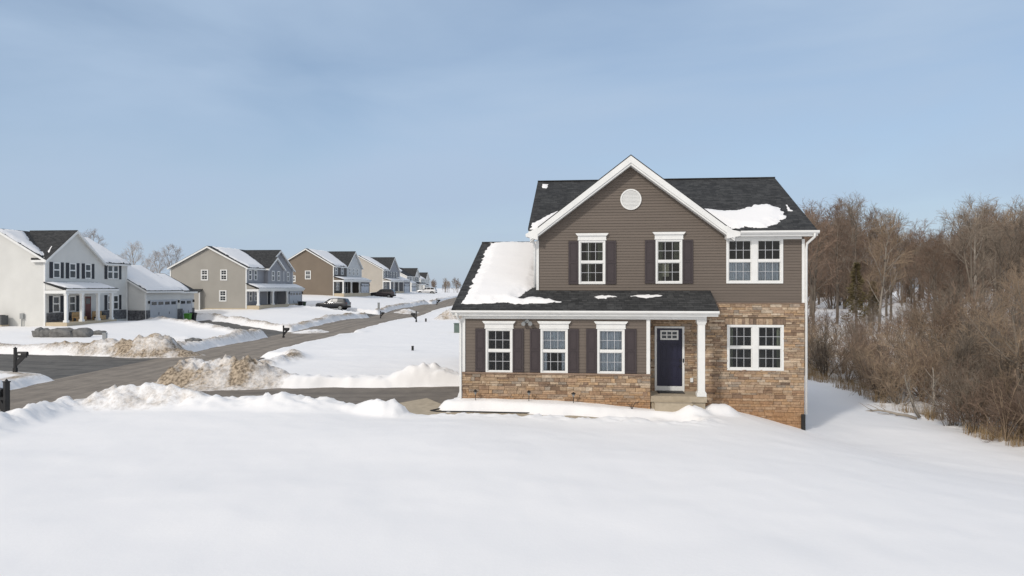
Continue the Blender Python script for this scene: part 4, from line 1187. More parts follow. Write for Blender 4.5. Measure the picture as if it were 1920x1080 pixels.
roof_snow(h5, 'snow patch on the dark roof of the far white house', zr_(12,5.6,3.0), [(4.5,2.8),(8.5,3.6),(11,5.9),(3.0,5.9)], .18, .18, .5, 42, 'snow on the street houses')
roof_snow(h5, 'snow on the garage roof of the far white house', lambda x, y: 3.2+.486*(np.minimum(np.asarray(y), 4.4-np.asarray(y))+1.5), [(.4,-1.6),(7.5,-1.6),(7.5,2.1),(.4,2.1)], .18, .18, .2, 43, 'snow on the street houses')
roof_snow(h6, 'snow sheet on the last pale house at the end of the street', zr_(12,5.6,3.0), [(0,-.2),(8,-.2),(10,5.9),(0,5.9)], .18, .2, .3, 44, 'snow on the street houses')
# ---------------------------------------------------------------- things in the yards and along the road
def mailbox(x, y, rz, label, s=.8, sink=.12, plate=False, armlen=.62):
    z = gz(x, y)
    r = empty('mailbox', (x, y, z), rz, label, 'mailbox', 'mailboxes along the road')
    m = MB(); m.box(-.06*s,.06*s,-.06*s,.06*s,-.5,1.28*s); m.box(-.075*s,.075*s,-.075*s,.075*s,1.28*s,1.31*s); m.lathe(0,0,[(.05*s,1.31*s),(.03*s,1.35*s),(.0,1.38*s)],8)
    m.box(-.085*s,.085*s,-.085*s,.085*s,-.4,.22*s)
    m.build('post', M['black'], r)
    a = MB(); a.box(.06*s,armlen*s,-.045*s,.045*s,.78*s,.87*s)
    a.prism(lambda p, q, n: (p*s, n*s, q*s), [(.06,.30),(.06,.62),(.26,.78),(.54,.78)], -.035, .035); a.build('arm', M['black'], r)
    b = MB(); k = 10; W = .10*s; h0 = .875*s
    prof = [(-W, h0), (W, h0)] + [(W*math.cos(PI*i/k), h0+.13*s+W*math.sin(PI*i/k)) for i in range(k+1)]
    b.prism(lambda p, q, n: (n, p, q), prof, .14*s, .66*s); bx = b.build('box', M['black'], r)
    f = MB(); f.box(.62*s,.675*s,-.085*s,.085*s,.89*s,1.04*s); f.build('lid', M['rubber'], bx)
    if plate:
        p = MB(); p.box(.22*s,.36*s,-.105*s,-.1005*s,.93*s,1.0*s); p.build('number_plate', M['white'], bx)
    return r
mailbox(-22.9, 32.7, R(0), 'black mailbox on a snow patch beyond the road, beside the dark side street', .85, plate=True)
mailbox(-19.1, 59.3, R(-15), 'black mailbox at the end of the white house driveway, standing on a snowbank')
mailbox(-17.6, 95.0, R(-10), 'black mailbox at the corner of the driveway with the grey car')
mailbox(-10.2, 75.6, R(170), 'black mailbox on the near side of the road, by the snow field', .88)
mailbox(-15.2, 143.5, R(0), 'black mailbox small and far up the road by the third driveway', 1.05)
mailbox(-15.25, 21.4, R(150), 'nearest black mailbox, at the far left, buried in the near snowbank', 1.1)

def post(name, x, y, w, h, label, cat, m, lid=True, sink=.1, d=None):
    z = gz(x, y); d = d or w; r = empty(name, (x, y, z), R(random.Random(x).uniform(-12,12)), label, cat)
    b = MB(); b.box(-w/2,w/2,-d/2,d/2,-sink,h); b.build('body', m, r, bevel=w*.06)
    if lid:
        l = MB(); l.box(-w*.56,w*.56,-d*.56,d*.56,h,h+.06); l.build('lid', m, r, bevel=.02)
    return r
M['n_green'] = mat('grey green cabinet', (.12,.16,.14), .6, .1, 4)
post('utility_pedestal', -28.7, 50.0, .26, .62, 'small grey utility pedestal in the snow below the boulder row', 'utility box', M['steel'])
post('utility_pedestal', -19.6, 98.3+6, .3, .9, 'slim grey utility pedestal out on the snowy lawn between the two parked dark cars', 'utility box', M['steel'])
post('utility_cabinet', -4.55, 60.0, .65, .75, 'grey green utility cabinet in the snow just left of the brown house wall', 'utility box', M['n_green'], d=.6)
post('marker_post', -6.05, 43.2, .13, .22, 'short dark marker post in the middle of the open snow field', 'marker', M['black'])
post('marker_post', -9.3, 76.6, .16, .30, 'tiny dark post beside the mailbox on the near side of the road', 'marker', M['black'])
# boulders
M['rock'] = mat('grey rock', (.15,.148,.142), .9, .35, 2.5, bump=.8, bscale=5)
def boulder(x, y, rx, ry, rz_, h, seed, label, group='boulders before the white house', rot=0):
    m = MB(); n, k = 20, 10
    rows = []
    for i in range(k+1):
        ph = PI*i/k
        for j in range(n):
            t = 2*PI*j/n
            sx = math.copysign(abs(math.cos(t))**.7, math.cos(t))*math.sin(ph)**.6; sy = math.copysign(abs(math.sin(t))**.7, math.sin(t))*math.sin(ph)**.75; sz = math.copysign(abs(math.cos(ph))**.85, math.cos(ph))
            q = 1 + .42*(float(fbm(np.array(sx*1.4+seed*3.1+sz), np.array(sy*1.4+sz*.7), seed, 3))-.5)*2
            m.v.append((sx*rx*q, sy*ry*q, sz*h*q))
    for i in range(k):
        for j in range(n):
            m.f.append((i*n+j, i*n+(j+1)%n, (i+1)*n+(j+1)%n, (i+1)*n+j)); m.c.append(None)
    return tag(m.build('boulder', M['rock'], loc=(x, y, gz(x, y)+h*.55), rz=rot), label, 'boulder', group)
boulder(-36.95,55.3,.46,.36,0,.24,1,'low dark boulder at the left end of the row before the white house')
boulder(-36.15,54.3,.42,.40,0,.42,2,'rough rounded boulder second from the left in the boulder row')
boulder(-35.4,54.1,.42,.40,0,.42,6,'knobbly boulder in the middle of the row, left of the long one', rot=.1)
boulder(-34.2,53.9,.88,.45,0,.43,3,'long flat topped boulder near the right of the row')
boulder(-32.8,54.1,.70,.45,0,.43,4,'smooth oval boulder closing the right end of the front row')
boulder(-33.2,57.0,.52,.35,0,.2,5,'flat slab of rock set back behind the right end of the boulder row')
boulder(-21.9,49.0,.48,.35,0,.17,7,'flat dark rock lying alone in the snow beside the road corner', group=None)
boulder(-22.1,48.7,.30,.25,0,.17,8,'smaller dark rock tucked under the lone flat rock by the road corner', group=None)
# air conditioner, meter, vents on the white house side
def h1w(a, b):   # white house frame -> world
    s, c = math.sin(R(5.5)), math.cos(R(5.5)); return (-42.8+a*s-b*c, 65+a*c+b*s)
p = h1w(-.7, 3.75); ac = empty('air_conditioner', (p[0], p[1], .75), R(84.5), 'dark square air conditioner standing against the side wall of the white house', 'air conditioner')
m = MB(); m.box(-.45,.45,-.45,.45,-.6,.1); m.build('pad', M['concrete'], ac)
m = MB(); m.box(-.4,.4,-.4,.4,.1,.95)
for i in range(8): m.box(-.415,-.4,-.38,.38,.16+i*.1,.20+i*.1)
for i in range(8): m.box(-.38,.38,-.415,-.4,.16+i*.1,.20+i*.1)
m.build('cabinet', mat('grey louvre metal', (.10,.105,.105), .6, .1, 4), ac)
m = MB(); m.lathe(0,0,[(.36,.95),(.36,.98),(.3,.99),(.05,.99)],20); m.build('fan_grille', M['black'], ac)
p = h1w(-.14, 2.15); um = empty('electric_meter', (p[0], p[1], .62), R(84.5), 'grey electric meter box with conduit on the side wall of the white house', 'meter')
m = MB(); m.box(-.08,.08,-.16,.16,.75,1.25); m.build('box', M['steel'], um)
m = MB(); m.tube([(-.02,0,.75),(-.02,0,-.6)], .05, 8); m.build('conduit', M['steel'], um)
# bins
def bin_(x, y, z, rz, m_, label):
    r = empty('wheelie_bin', (x, y, z), rz, label, 'bin', 'bins beside garage doors')
    b = MB(); P0 = [(-.24,-.26,.08),(.24,-.26,.08),(.24,.22,.08),(-.24,.22,.08)]; P1 = [(-.30,-.36,1.0),(.30,-.36,1.0),(.30,.34,1.0),(-.30,.34,1.0)]
    b.faces(P0+P1, [(0,3,2,1),(4,5,6,7),(0,1,5,4),(1,2,6,5),(2,3,7,6),(3,0,4,7)]); b.box(-.31,.31,-.37,-.33,.93,1.0)
    b.build('body', m_, r, bevel=.02)
    l = MB(); l.prism(lambda p, q, n: (n, p, q), [(-.40,1.0),(.38,1.0),(.38,1.06),(.1,1.11),(-.40,1.05)], -.33, .33); l.build('lid', M['rubber'] if m_ is not M['bin_green'] else m_, r, bevel=.015)
    for sx in (-.27, .27):
        w = MB(); w.tube([(sx-.03,.24,.12),(sx+.03,.24,.12)], .12, 14); w.build('wheel', M['rubber'], r)
    h = MB(); h.tube([(-.26,.40,.98),(.26,.40,.98)], .02, 6); h.build('handle', M['rubber'], r)
    return r
M['bin_green'] = mat('green plastic', (.10,.33,.05), .45, .08, 4); M['bin_black'] = mat('black plastic', (.018,.018,.02), .5, .1, 4)
p = h1w(19.35,-2.55); bin_(p[0], p[1], gz(*p), R(84.5), M['bin_green'], 'bright green wheelie bin by the garage of the white house')
p = h1w(20.55,-2.5); bin_(p[0], p[1], gz(*p), R(84.5), M['bin_black'], 'black wheelie bin just right of the bright green bin')
def h2w(a, b):
    s, c = math.sin(R(5.5)), math.cos(R(5.5)); return (-35.2+a*s-b*c, 94+a*c+b*s)
p = h2w(12.2,-2.5); bin_(p[0], p[1], gz(*p)+.05, R(84.5), M['bin_black'], 'black wheelie bin before the garage door of the beige and slate house')
p = h2w(13.4,-2.4); bin_(p[0], p[1], gz(*p)+.05, R(84.5), mat('dark green plastic', (.03,.07,.03), .5, .1, 4), 'dark green wheelie bin at the right of the beige and slate house garage door')
# porch things of the white house
for a, lab in ((2.9,'tan wicker bench on the white house porch, left of the red door'),(5.7,'tan wicker bench on the white house porch below the red door')):
    p = h1w(a, -1.2); r = empty('porch_bench', (p[0], p[1], 1.05), R(84.5), lab, 'bench')
    m = MB(); m.box(-.65,.65,-.28,.28,.30,.42); m.build('seat', M['n_wood'], r)
    m = MB(); m.box(-.65,.65,.20,.28,.42,.85); m.build('backrest', M['n_wood'], r)
    for lx in (-.58, .58):
        for ly in (-.22, .22):
            l = MB(); l.box(lx-.05,lx+.05,ly-.05,ly+.05,0,.30); l.build('leg', M['n_wood'], r)
    m = MB(); m.box(-.62,.62,-.285,-.245,.04,.30); m.build('skirt', M['n_wood'], r)
p = h1w(6.6,-.7); r = empty('potted_plant', (p[0], p[1], 1.05), 0, 'small dark potted plant on the white house porch right of the red door', 'plant')
m = MB(); m.lathe(0,0,[(.14,0),(.2,.35),(.21,.38),(.18,.38)],12); m.build('pot', M['n_stone'], r)
m = MB(); rnd = random.Random(3)
for k in range(160):
    a, e, l = rnd.uniform(0,6.28), rnd.uniform(-.2,1.3), rnd.uniform(.1,.3); q = Vector((math.cos(a)*math.cos(e)*l, math.sin(a)*math.cos(e)*l, .5+math.sin(e)*l))
    u_ = Vector((rnd.uniform(-1,1),rnd.uniform(-1,1),rnd.uniform(-1,1))).normalized()*.05; w_ = Vector((rnd.uniform(-1,1),rnd.uniform(-1,1),rnd.uniform(-1,1))).normalized()*.03
    m.face([q-u_, q+w_, q+u_, q-w_])
m.build('foliage', mat('dark green leaves', (.03,.05,.025), .6, .3, 5), r, normals=False)

# ---------------------------------------------------------------- parked cars
M['car_glass'] = mat('tinted car glass', (.03,.033,.036), .25, .3, 3, spec=.3)
def car(x, y, rz, label, paint, k=1.0):
    z = min(gz(x, y), 99)
    r = empty('parked_car', (x, y, z+.02), rz, label, 'car', 'cars parked on the driveways')
    # front towards -x; stations: x, sill z, belt z, roof z, half width, roof half width
    S = [(-2.36,.46,.72,.74,.66,.60),(-2.30,.34,.92,.94,.80,.70),(-2.05,.30,1.02,1.05,.90,.76),(-1.45,.28,1.08,1.12,.94,.80),(-1.0,.28,1.12,1.17,.95,.80),(-.86,.28,1.13,1.22,.95,.76),
         (-.30,.28,1.14,1.66,.95,.66),(.1,.28,1.15,1.745,.95,.68),(.9,.28,1.16,1.76,.95,.68),(1.6,.28,1.17,1.72,.95,.67),(2.0,.30,1.18,1.66,.94,.66),(2.28,.36,1.16,1.22,.90,.72),(2.36,.42,.98,1.0,.86,.70),(2.38,.45,.8,.82,.82,.68)]
    b = MB(); n = len(S)
    def ring(s):
        x_, zs, zb, zr, hw_, rw = s
        h = [(hw_*.90, zs), (hw_*.98, zs+.12), (hw_, (zs+zb)/2), (hw_*.985, zb-.06), (hw_*.95, zb), (rw+.03, zr-.05), (rw*.9, zr), (0, zr+.015)]
        return [(x_, q, w) for q, w in h] + [(x_, -q, w) for q, w in reversed(h[:-1])]
    rings = [ring(s) for s in S]; kk = len(rings[0])
    b.v = [p for g_ in rings for p in g_]
    for i in range(n-1):
        for j in range(kk):
            b.f.append((i*kk+j, i*kk+(j+1)%kk, (i+1)*kk+(j+1)%kk, (i+1)*kk+j)); b.c.append(None)
    b.f.append(tuple(range(kk))); b.c.append(None); b.f.append(tuple((n-1)*kk+j for j in reversed(range(kk)))); b.c.append(None)
    body = b.build('body', paint, r, smooth=True)
    def at_(xq, t):   # point on the side between belt (t=0) and roof edge (t=1)
        for s0, s1 in zip(S[:-1], S[1:]):
            if s0[0] <= xq <= s1[0]:
                f = (xq-s0[0])/(s1[0]-s0[0]); L_ = [s0[i]+(s1[i]-s0[i])*f for i in range(6)]
                ya, za, yb, zb = L_[4]*.95, L_[2], L_[5]+.03, L_[3]-.05
                return ya+(yb-ya)*t, za+(zb-za)*t
    for sg in (-1, 1):
        for x0, x1, xt0, xt1 in ((-.62,.12,-.28,.12),(.20,.98,.20,.98),(1.06,1.95,1.06,1.80)):
            w = MB(); P = []
            for xq, t_ in ((x0,.12),(x1,.12),(xt1,.93),(xt0,.93)):
                yy, zz = at_(xq, t_); P.append((xq, sg*(yy+.014), zz+.004))
            w.face(P); w.build('side_window', M['car_glass'], r)
        for xq in (-1.48, 1.42):
            w = MB(); w.tube([(xq, sg*.70, .36),(xq, sg*.955, .36)], .37, 22); t_ = w.build('wheel', M['rubber'], r)
            w = MB(); w.tube([(xq, sg*.945, .36),(xq, sg*.965, .36)], .24, 18); w.build('rim', M['steel'], t_)
            w = MB()
            for i in range(18):
                a0, a1 = PI*i/18-.05, PI*(i+1)/18-.05
                f3 = lambda a, rr_: (xq+rr_*math.cos(a), sg*.958, .36+rr_*math.sin(a))
                w.face([f3(a0,.375),f3(a1,.375),f3(a1,.47),f3(a0,.47)])
            w.build('wheel_arch', M['rubber'], r)
        w = MB(); w.box(-1.05,1.0, sg*.90-.06, sg*.90+.06, .24, .36); w.build('sill', M['rubber'], r)
        w = MB(); w.box(-.78,-.62, sg*1.02-.09, sg*1.02+.09, 1.14, 1.28); w.build('mirror', M['black'], r, bevel=.02)
        w = MB(); w.box(-2.33,-2.16, sg*.66-.16, sg*.66+.14, .82, .93); w.build('headlight', M['steel'], r)
        w = MB(); w.box(2.24,2.395, sg*.72-.14, sg*.72+.12, .95, 1.12); w.build('taillight', M['n_red'], r)
    w = MB(); w.face([(-.90,-.70,1.20),(-.90,.70,1.20),(-.33,.62,1.66),(-.33,-.62,1.66)]); w.build('windscreen', M['far_glass'], r)
    w = MB(); w.face([(2.275,-.66,1.26),(2.275,.66,1.26),(2.04,.6,1.64),(2.04,-.6,1.64)]); w.build('rear_window', M['far_glass'], r)
    w = MB(); w.box(-2.41,-2.28,-.72,.72,.36,.60); w.build('bumper', M['rubber'], r, bevel=.03)
    w = MB(); w.box(2.30,2.43,-.74,.74,.38,.62); w.build('bumper', M['rubber'], r, bevel=.03)
    if k != 1: r.scale = (k, k, k)
    return r
def paint(n, c):
    m, N, L, P = newmat(n); P.inputs['Base Color'].default_value = (*c, 1); P.inputs['Roughness'].default_value = .3; P.inputs['Metallic'].default_value = .3
    P.inputs['Coat Weight'].default_value = .6
    nn = N.new('ShaderNodeTexNoise'); nn.inputs['Scale'].default_value = 4; mr = N.new('ShaderNodeMapRange'); mr.inputs['To Min'].default_value = .22; mr.inputs['To Max'].default_value = .42
    L.new(nn.outputs['Fac'], mr.inputs['Value']); L.new(mr.outputs['Result'], P.inputs['Roughness']); return m
car(-25.9, 102.7, R(-8), 'grey sport utility car parked side on in the driveway of the beige and slate house', paint('grey paint', (.028,.029,.033)))
car(-27.2, 149.2, R(-5), 'dark maroon sport utility car parked on the far driveway of the taupe house', paint('dark paint', (.040,.030,.032)), 1.1)
car(-24.6, 204.5, R(-3), 'white sport utility car parked far up the street before the sand house', paint('white paint', (.72,.72,.72)), 1.2)
# ---------------------------------------------------------------- bare trees and thicket
def bark(n, c, rand=.25): return mat(n, c, .9, .25, 1.5, spec=.1, rand=rand)
M['bark'] = bark('grey brown bark', (.16,.135,.11)); M['bark_pale'] = bark('pale bark', (.27,.24,.205))
M['twig_red'] = bark('red brown twigs', (.205,.148,.112)); M['twig_grey'] = bark('grey brown twigs', (.225,.185,.147)); M['twig_tan'] = bark('tan twigs', (.29,.22,.155))
M['frost'] = bark('frosted twigs', (.46,.44,.43), .1); M['grass_dry'] = bark('dry grass', (.36,.26,.15)); M['cedar'] = bark('dull cedar foliage', (.15,.125,.068), .2)

def rvec(r): return Vector((r.gauss(0,1), r.gauss(0,1), r.gauss(0,1))).normalized()
def sprout(d, ang, az):
    a = d.orthogonal().normalized(); b = d.cross(a)
    return (d*math.cos(ang) + (a*math.cos(az)+b*math.sin(az))*math.sin(ang)).normalized()
def path(r, p, d, l, n, up, wob):
    pts = [p.copy()]; q = p.copy(); d = d.copy()
    for i in range(n):
        d = (d + Vector((0,0,up)) + rvec(r)*wob).normalized(); q = q + d*(l/n); pts.append(q.copy())
    return pts
def along(pts, t):
    f = t*(len(pts)-1); i = min(int(f), len(pts)-2); f -= i
    return pts[i].lerp(pts[i+1], f), (pts[i+1]-pts[i]).normalized()

def tree_meshes(seed, h, spread, limbs=13, low=.28, twig=1.0, l2=7, l3=6, l4=3, fork=False):
    r = random.Random(seed); T, C = MB(), MB()
    leaders = [path(r, Vector((0,0,-.3)), Vector((r.uniform(-.05,.05), r.uniform(-.05,.05), 1)), h*.93, 8, .12, .07)]
    T.tube(leaders[0], [h*.0135*(1-.86*i/8)+.01 for i in range(9)], 7)
    if fork:
        p, d = along(leaders[0], .33); q = path(r, p, sprout(d, .35, r.uniform(0,6)), h*.58, 6, .12, .08); leaders.append(q)
        T.tube(q, [h*.0085*(1-.85*i/6)+.008 for i in range(7)], 6)
    for li in range(limbs):
        Ld = leaders[li % len(leaders)]
        t = low + (.97-low)*((li+.5)/limbs) + r.uniform(-.02,.02)
        p, d = along(Ld, min(t,.98))
        l = h*spread*(1-.62*abs((t-.45))**1.1*1.4)*r.uniform(.75,1.15)
        dd = sprout(d, R(r.uniform(38,62))*(1.1-.45*t), li*2.4+r.uniform(-.5,.5))
        a = path(r, p, dd, l, 5, .10, .13)
        T.tube(a, [h*.0048*(1.15-.5*t)*(1-.8*i/5)+.006 for i in range(6)], 5)
        for j in range(l2):
            tj = .22+.76*(j+r.random())/l2; p2, d2 = along(a, min(tj,.99))
            b = path(r, p2, sprout(d2, R(r.uniform(25,60)), r.uniform(0,6.28)), l*.5*(1.15-.6*tj)*r.uniform(.7,1.2), 3, .08, .16)
            C.tube(b, [.022*twig,.017*twig,.013*twig,.008*twig], 3, cap=False)
            for k in range(l3):
                tk = .2+.78*(k+r.random())/l3; p3, d3 = along(b, min(tk,.99))
                c = path(r, p3, sprout(d3, R(r.uniform(25,60)), r.uniform(0,6.28)), r.uniform(.5,1.05)*h/13, 2, .06, .16)
                C.tube(c, [.012*twig,.010*twig,.006*twig], 3, cap=False)
                for m in range(l4):
                    p4, d4 = along(c, r.uniform(.25,.98))
                    e = [p4, p4 + sprout(d4, R(r.uniform(20,55)), r.uniform(0,6.28))*r.uniform(.25,.6)*h/13]
                    C.tube(e, [.0085*twig,.005*twig], 3, cap=False)
    return T, C
def make_tree(name, seed, h, spread, tm, cm, **k):
    T, C = tree_meshes(seed, h, spread, **k)
    rt = empty(name, (0,0,-500))
    T.build('trunk', tm, rt, smooth=True, normals=False); C.build('crown', cm, rt, normals=False)
    return rt
def copy_tree(o, parent=None):
    c = o.copy(); col.objects.link(c); c.parent = parent
    for ch in o.children: copy_tree(ch, c)
    return c
used = set()
def plant(proto, x, y, s, rz, label, cat, group, sink=.05, sz=1.0):
    o = proto if proto.name not in used else copy_tree(proto)
    used.add(o.name)
    o.location = (x, y, gz(x, y)-sink); o.scale = (s, s, s*sz); o.rotation_euler = (0, 0, rz)
    return tag(o, label, cat, group)

protos = [make_tree('bare_tree', 11, 13, .33, M['bark'], M['twig_red'], limbs=15, low=.25, twig=1.25),
          make_tree('bare_tree', 12, 13, .30, M['bark'], M['twig_grey'], limbs=14, low=.35, twig=1.05, fork=True, l4=2),
          make_tree('bare_tree', 13, 13, .36, M['bark'], M['twig_red'], limbs=15, low=.2, twig=1.25, fork=True),
          make_tree('bare_tree', 14, 13, .25, M['bark_pale'], M['twig_grey'], limbs=12, low=.45, twig=1.0, l4=2),
          make_tree('bare_tree', 15, 13, .34, M['bark_pale'], M['twig_tan'], limbs=15, low=.25, twig=1.2)]
KL = ['bare reddish brown tree standing in the snowy wood beyond the house', 'bare grey brown forked tree standing in the snowy wood beyond the house', 'bare wide reddish brown forked tree standing in the snowy wood beyond the house',
      'slim bare grey tree with pale trunk in the snowy wood beyond the house', 'bare tan twigged tree with pale trunk in the snowy wood beyond the house']
rng = random.Random(77)
def top_limit(u):     # the wood's skyline differs along the row: taller at both ends, a dip in between
    pts = [(.38,.118),(.47,.126),(.53,.116),(.57,.090),(.61,.080),(.635,.098),(.655,.128),(.70,.124),(.76,.122),(.9,.13)]
    for (a, b), (c, d) in zip(pts[:-1], pts[1:]):
        if a <= u <= c: return b+(d-b)*(u-a)/(c-a)
    return .12
spots = []
tries = 0
while len(spots) < 150 and tries < 20000:
    tries += 1
    d = rng.uniform(56, 118) if len(spots) < 112 else rng.uniform(118, 170); u = rng.uniform(.385, .83)
    x = u*d
    if min([(x-a)**2+(d-b)**2 for a, b, _ in spots] + [1e9]) < (2.6 if d < 118 else 4)**2: continue
    spots.append((x, d, u))
for (x, d, u) in spots:
    zt = CZ + top_limit(u)*d*(rng.uniform(.72, 1.0) if d < 95 else rng.uniform(.55, .84))
    h = max(6.5, min(zt - float(base_z(x, d)), 19)); k = rng.choices(range(5), [4,3,4,2,2])[0]
    if .56 < u < .63: k = rng.choice([0,2,0,1])
    plant(protos[k], x, d, h/13*rng.uniform(.92,1.0), rng.uniform(0,6.28), KL[k], 'tree', 'bare trees in the wood', sz=1.0)
# the tall ones that stand out on the skyline
for (u, d, tz, k, lab) in ((.652,66,.1285,3,'tallest slim pale trunked tree standing above the wood at the right'),(.715,62,.124,1,'big spreading grey tree at the right edge of the wood'),(.482,72,.127,1,'tall rounded grey tree rising nearest the house roof edge in the wood')):
    x = u*d; h = CZ+tz*d-float(base_z(x, d)); plant(protos[k], x, d, h/13, u*40, lab, 'tree', None)

# understory saplings and shrubs
def shrub_mesh(seed, h, stems, lean, tw, l2=7, l3=5, l4=2):
    r = random.Random(seed); S, C = MB(), MB()
    for i in range(stems):
        a = r.uniform(0, 6.28); t = r.uniform(.05, lean)
        p = Vector((math.cos(a)*.25*r.random(), math.sin(a)*.25*r.random(), -.15))
        d = Vector((math.cos(a)*math.sin(t), math.sin(a)*math.sin(t), math.cos(t)))
        l = h*r.uniform(.6, 1.08); st = path(r, p, d, l, 5, .02 if t < .6 else -.05, .12)
        S.tube(st, [.022*tw*(1-.75*k/5)+.004 for k in range(6)], 4, cap=False)
        for j in range(l2):
            tj = .2+.78*(j+r.random())/l2; p2, d2 = along(st, min(tj,.99))
            b = path(r, p2, sprout(d2, R(r.uniform(20,55)), r.uniform(0,6.28)), l*.36*(1.2-.7*tj)*r.uniform(.6,1.2), 3, .05, .18)
            C.tube(b, [.011*tw,.009*tw,.007*tw,.004*tw], 3, cap=False)
            for k in range(l3):
                p3, d3 = along(b, .15+.83*(k+r.random())/l3*.99)
                c = path(r, p3, sprout(d3, R(r.uniform(20,60)), r.uniform(0,6.28)), r.uniform(.2,.5)*h/3.2, 2, .04, .2)
                C.tube(c, [.007*tw,.006*tw,.003*tw], 3, cap=False)
                for m in range(l4):
                    p4, d4 = along(c, r.uniform(.2,.95))
                    C.tube([p4, p4+sprout(d4, R(r.uniform(20,60)), r.uniform(0,6.28))*r.uniform(.1,.28)*h/3.2], [.005*tw,.003*tw], 3, cap=False)
    return S, C
def make_shrub(seed, h, stems, lean, tw, sm, cm, **k):
    S, C = shrub_mesh(seed, h, stems, lean, tw, **k); rt = empty('bare_shrub', (0,0,-500))
    S.build('stems', sm, rt, smooth=True, normals=False); C.build('twigs', cm, rt, normals=False); return rt
sh = [make_shrub(21, 3.4, 15, .75, 1.15, M['bark'], M['twig_red']), make_shrub(22, 3.4, 17, .95, 1.1, M['twig_grey'], M['twig_tan']),
      make_shrub(23, 3.4, 13, .6, 1.2, M['bark'], M['twig_grey']), make_shrub(24, 3.4, 18, 1.15, 1.1, M['twig_tan'], M['twig_red'])]
SL = ['bare reddish brown upright shrub in the thicket right of the house', 'bare tan arching shrub in the thicket right of the house', 'bare grey brown upright shrub in the thicket right of the house', 'bare sprawling brown shrub in the thicket right of the house']
UL = ['tall reddish brown undergrowth bush between the trunks of the wood', 'tan undergrowth bush between the trunks of the wood', 'grey brown undergrowth bush between the trunks of the wood', 'spreading brown undergrowth bush between the trunks of the wood']
pl = []
tries = 0
while len(pl) < 165 and tries < 20000:
    tries += 1
    d = 18 + 42*rng.random()**1.15; x = 17.5 + (rng.random()**1.3)*(d*.80+3-17.5 if d*.8+3 > 19 else 3)
    if d > 52 and x/d > .62 and rng.random() < .4: continue
    if min([(x-a)**2+(d-b)**2 for a, b in pl] + [1e9]) < 1.25**2: continue
    pl.append((x, d)); near = x < 20.5
    if x < 17.9 and d > 34: continue
    H_ = rng.uniform(2.0, 3.0) if near else rng.uniform(1.8, 2.6) if x/d < .58 else rng.uniform(2.8, 4.2)
    if d < 30: H_ *= .96
    k = rng.choices(range(4), [4,3,4,2])[0]
    plant(sh[k], x, d, H_/3.4, rng.uniform(0,6.28), SL[k], 'shrub', 'bare shrubs in the thicket', sz=rng.uniform(.9,1.1))
# undergrowth between the trunks of the wood
n_ = 0
while n_ < 64:
    d = rng.uniform(76, 150); u = rng.uniform(.39, .80); x = u*d
    k = rng.choices(range(4), [4,1,3,3])[0]
    plant(sh[k], x, d, rng.uniform(1.2, 1.9)*(1+.25*(d > 105)), rng.uniform(0,6.28), UL[k], 'shrub', 'undergrowth in the wood', sz=rng.uniform(1.0,1.3)); n_ += 1
# brush coming down to the snow at the right edge
for i in range(9):
    d = rng.uniform(20.5, 29.5); x = rng.uniform(17.2, 19.6); k = rng.choice([1,1,3,0])
    plant(sh[k], x, d, rng.uniform(.35,.75), rng.uniform(0,6.28), 'low brush at the snow edge of the thicket, right side of the picture', 'shrub', 'low brush at the thicket edge')
# the bigger bush-like tree at the right edge
bt = make_tree('bare_tree', 31, 6.2, .42, M['bark'], M['twig_tan'], limbs=14, low=.12, twig=.62, fork=True, l2=8, l3=6)
plant(bt, 19.6, 27.3, 1.0, .6, 'small many branched bare tree with dark low fork at the right edge of the thicket', 'tree', None)
bt2 = make_tree('bare_tree', 33, 5.6, .44, M['bark'], M['twig_grey'], limbs=14, low=.1, twig=.6, fork=True, l2=8, l3=6)
plant(bt2, 21.8, 29.6, 1.0, 2.1, 'small bare grey tree leaning among the shrubs behind the dark forked one', 'tree', None)
# cedar
def cedar(x, y, h, label):
    r = random.Random(41); rt = empty('cedar_tree', (x, y, gz(x, y)-.1), 0, label, 'tree'); t = MB()
    t.tube([(0,0,-.2),(0,0,h)], [.12,.02], 7); t.build('trunk', M['bark'], rt); c = MB()
    for i in range(1900):
        z = h*(.12+.86*r.random()**.85); a = r.uniform(0,6.28); tier = .72+.28*math.sin(z*5.2+a)
        q = h*.24*(1.02-z/h)**.8*tier*r.random()**.45
        p = Vector((math.cos(a)*q, math.sin(a)*q, z-q*.15)); d = Vector((math.cos(a), math.sin(a), r.uniform(-.3,.6))).normalized(); s_ = d.cross(rvec(r)).normalized()*r.uniform(.03,.07); l = r.uniform(.12,.3)
        c.face([p-s_, p+d*l*.5-s_*.5, p+d*l, p+s_])
    c.build('crown', M['cedar'], rt, normals=False)
cedar(28.4, 58.5, 5.6, 'olive brown cedar, the only evergreen among the bare trees behind the thicket')
cedar(32.6, 64, 3.6, 'smaller dull green cedar half hidden behind bare trunks')
# frosted trees behind the white house
fp = [make_tree('frosted_tree', 51, 12, .34, M['bark_pale'], M['frost'], limbs=13, low=.22, twig=1.5), make_tree('frosted_tree', 52, 12, .26, M['bark_pale'], M['frost'], limbs=13, low=.3, twig=1.4, fork=True)]
for (u, d, tv, k, lab) in ((172,125,436,0,'frosted pale tree peeping over the white house roof beside its gable'),(255,130,458,0,'wide frosted tree between the white house and the beige house'),(303,128,470,1,'slim frosted tree just right of the widest frosted tree'),(331,135,459,1,'frosted tree with upright branches close to the beige house roof'),(228,150,478,0,'low frosted tree behind the snowy garage roof of the white house'),(285,150,485,1,'faint frosted tree in the gap behind two taller ones')):
    x = (u-960)/1330*d; zt = CZ+(540-tv)/1330*d; h = zt-float(base_z(x, d)); plant(fp[k], x, d, h/12, u*.7, lab, 'tree', 'frosted trees')
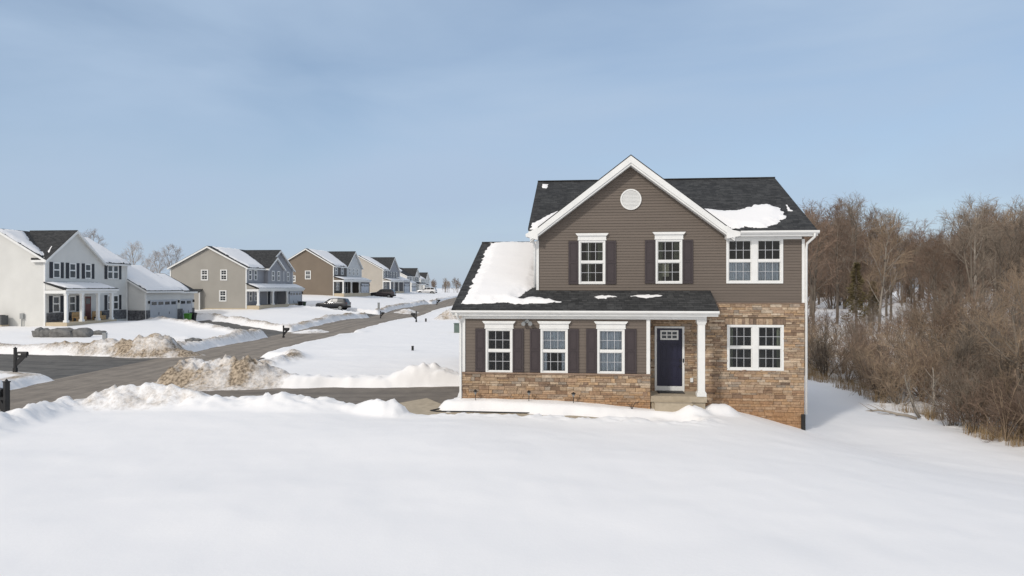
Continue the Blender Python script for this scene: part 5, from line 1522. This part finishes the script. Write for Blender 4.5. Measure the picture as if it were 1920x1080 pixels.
# tiny far trees at the end of the road
for i in range(26):
    d = rng.uniform(330, 480); x = (rng.uniform(800, 900)-960)/1330*d; k = rng.randrange(3)
    plant(protos[k], x, d, rng.uniform(.35,.6), rng.uniform(0,6), 'tiny bare tree on the horizon at the far end of the road', 'tree', 'bare trees on the horizon')
# fallen branches at the thicket edge
def fallen(x, y, rz, seed, label, m_, l=3.0, stand=False):
    r = random.Random(seed); b = MB()
    d = Vector((1,0,.12)) if not stand else Vector((.45,0,1)); p = path(r, Vector((0,0,.05)), d, l, 7, -.02 if not stand else .03, .24)
    b.tube(p, [.06*(1-.8*i/7)+.008 for i in range(8)], 6)
    for j in range(6):
        q, dd = along(p, .25+.1*j); b.tube(path(r, q, sprout(dd, R(45), r.uniform(0,6)), l*.3, 3, 0, .2), [.025,.018,.012,.006], 4)
    tag(b.build('fallen_branch', m_, loc=(x, y, gz(x, y)), rz=rz, smooth=True), label, 'branch')
fallen(16.9, 29.6, 2.6, 5, 'pale fallen branch lying at the snowy edge of the thicket', M['bark_pale'], 2.6)
fallen(17.9, 30.2, .6, 9, 'pale bent sapling standing out at the thicket edge', M['bark_pale'], 2.2, True)
fallen(17.2, 29.9, 2.2, 14, 'second pale bent stem leaning left at the thicket edge', M['bark_pale'], 1.9, True)
# dry grass along the edge
gr = MB(); r = random.Random(8)
N_ = 9000
gxs, gys = [], []
for i in range(N_):
    y = 14+40*r.random()**1.3; gxs.append(17.2+abs(r.gauss(0,.9))+(.9*math.sin(y*.9)+.5*math.sin(y*2.3))*.3); gys.append(y)
gzs, _ = ground(np.array(gxs), np.array(gys))
cl = fbm(np.array(gxs)*.8, np.array(gys)*.8, 5, 3)
for x, y, z, q in zip(gxs, gys, gzs, cl):
    if q < .44: continue
    l = r.uniform(.25, .85)*(.6+q*.6); a = r.uniform(0,6.28); t = r.uniform(.1,.8); w = Vector((math.cos(a+1.57), math.sin(a+1.57), 0))*r.uniform(.005,.011)
    p = Vector((x, y, z-.03)); d1 = Vector((math.cos(a)*math.sin(t*.5), math.sin(a)*math.sin(t*.5), math.cos(t*.5))); d2 = Vector((math.cos(a)*math.sin(t*1.6), math.sin(a)*math.sin(t*1.6), math.cos(t*1.6)))
    m1 = p+d1*l*.6; m2 = m1+d2*l*.4
    gr.face([p-w, p+w, m1+w*.7, m1-w*.7]); gr.face([m1-w*.7, m1+w*.7, m2])
tag(gr.build('dry_grass', M['grass_dry'], normals=False), kind='stuff')
for pr_ in protos+sh+fp:      # nothing stays unplanted
    if pr_.name not in used:
        for ch in list(pr_.children): bpy.data.objects.remove(ch)
        bpy.data.objects.remove(pr_)
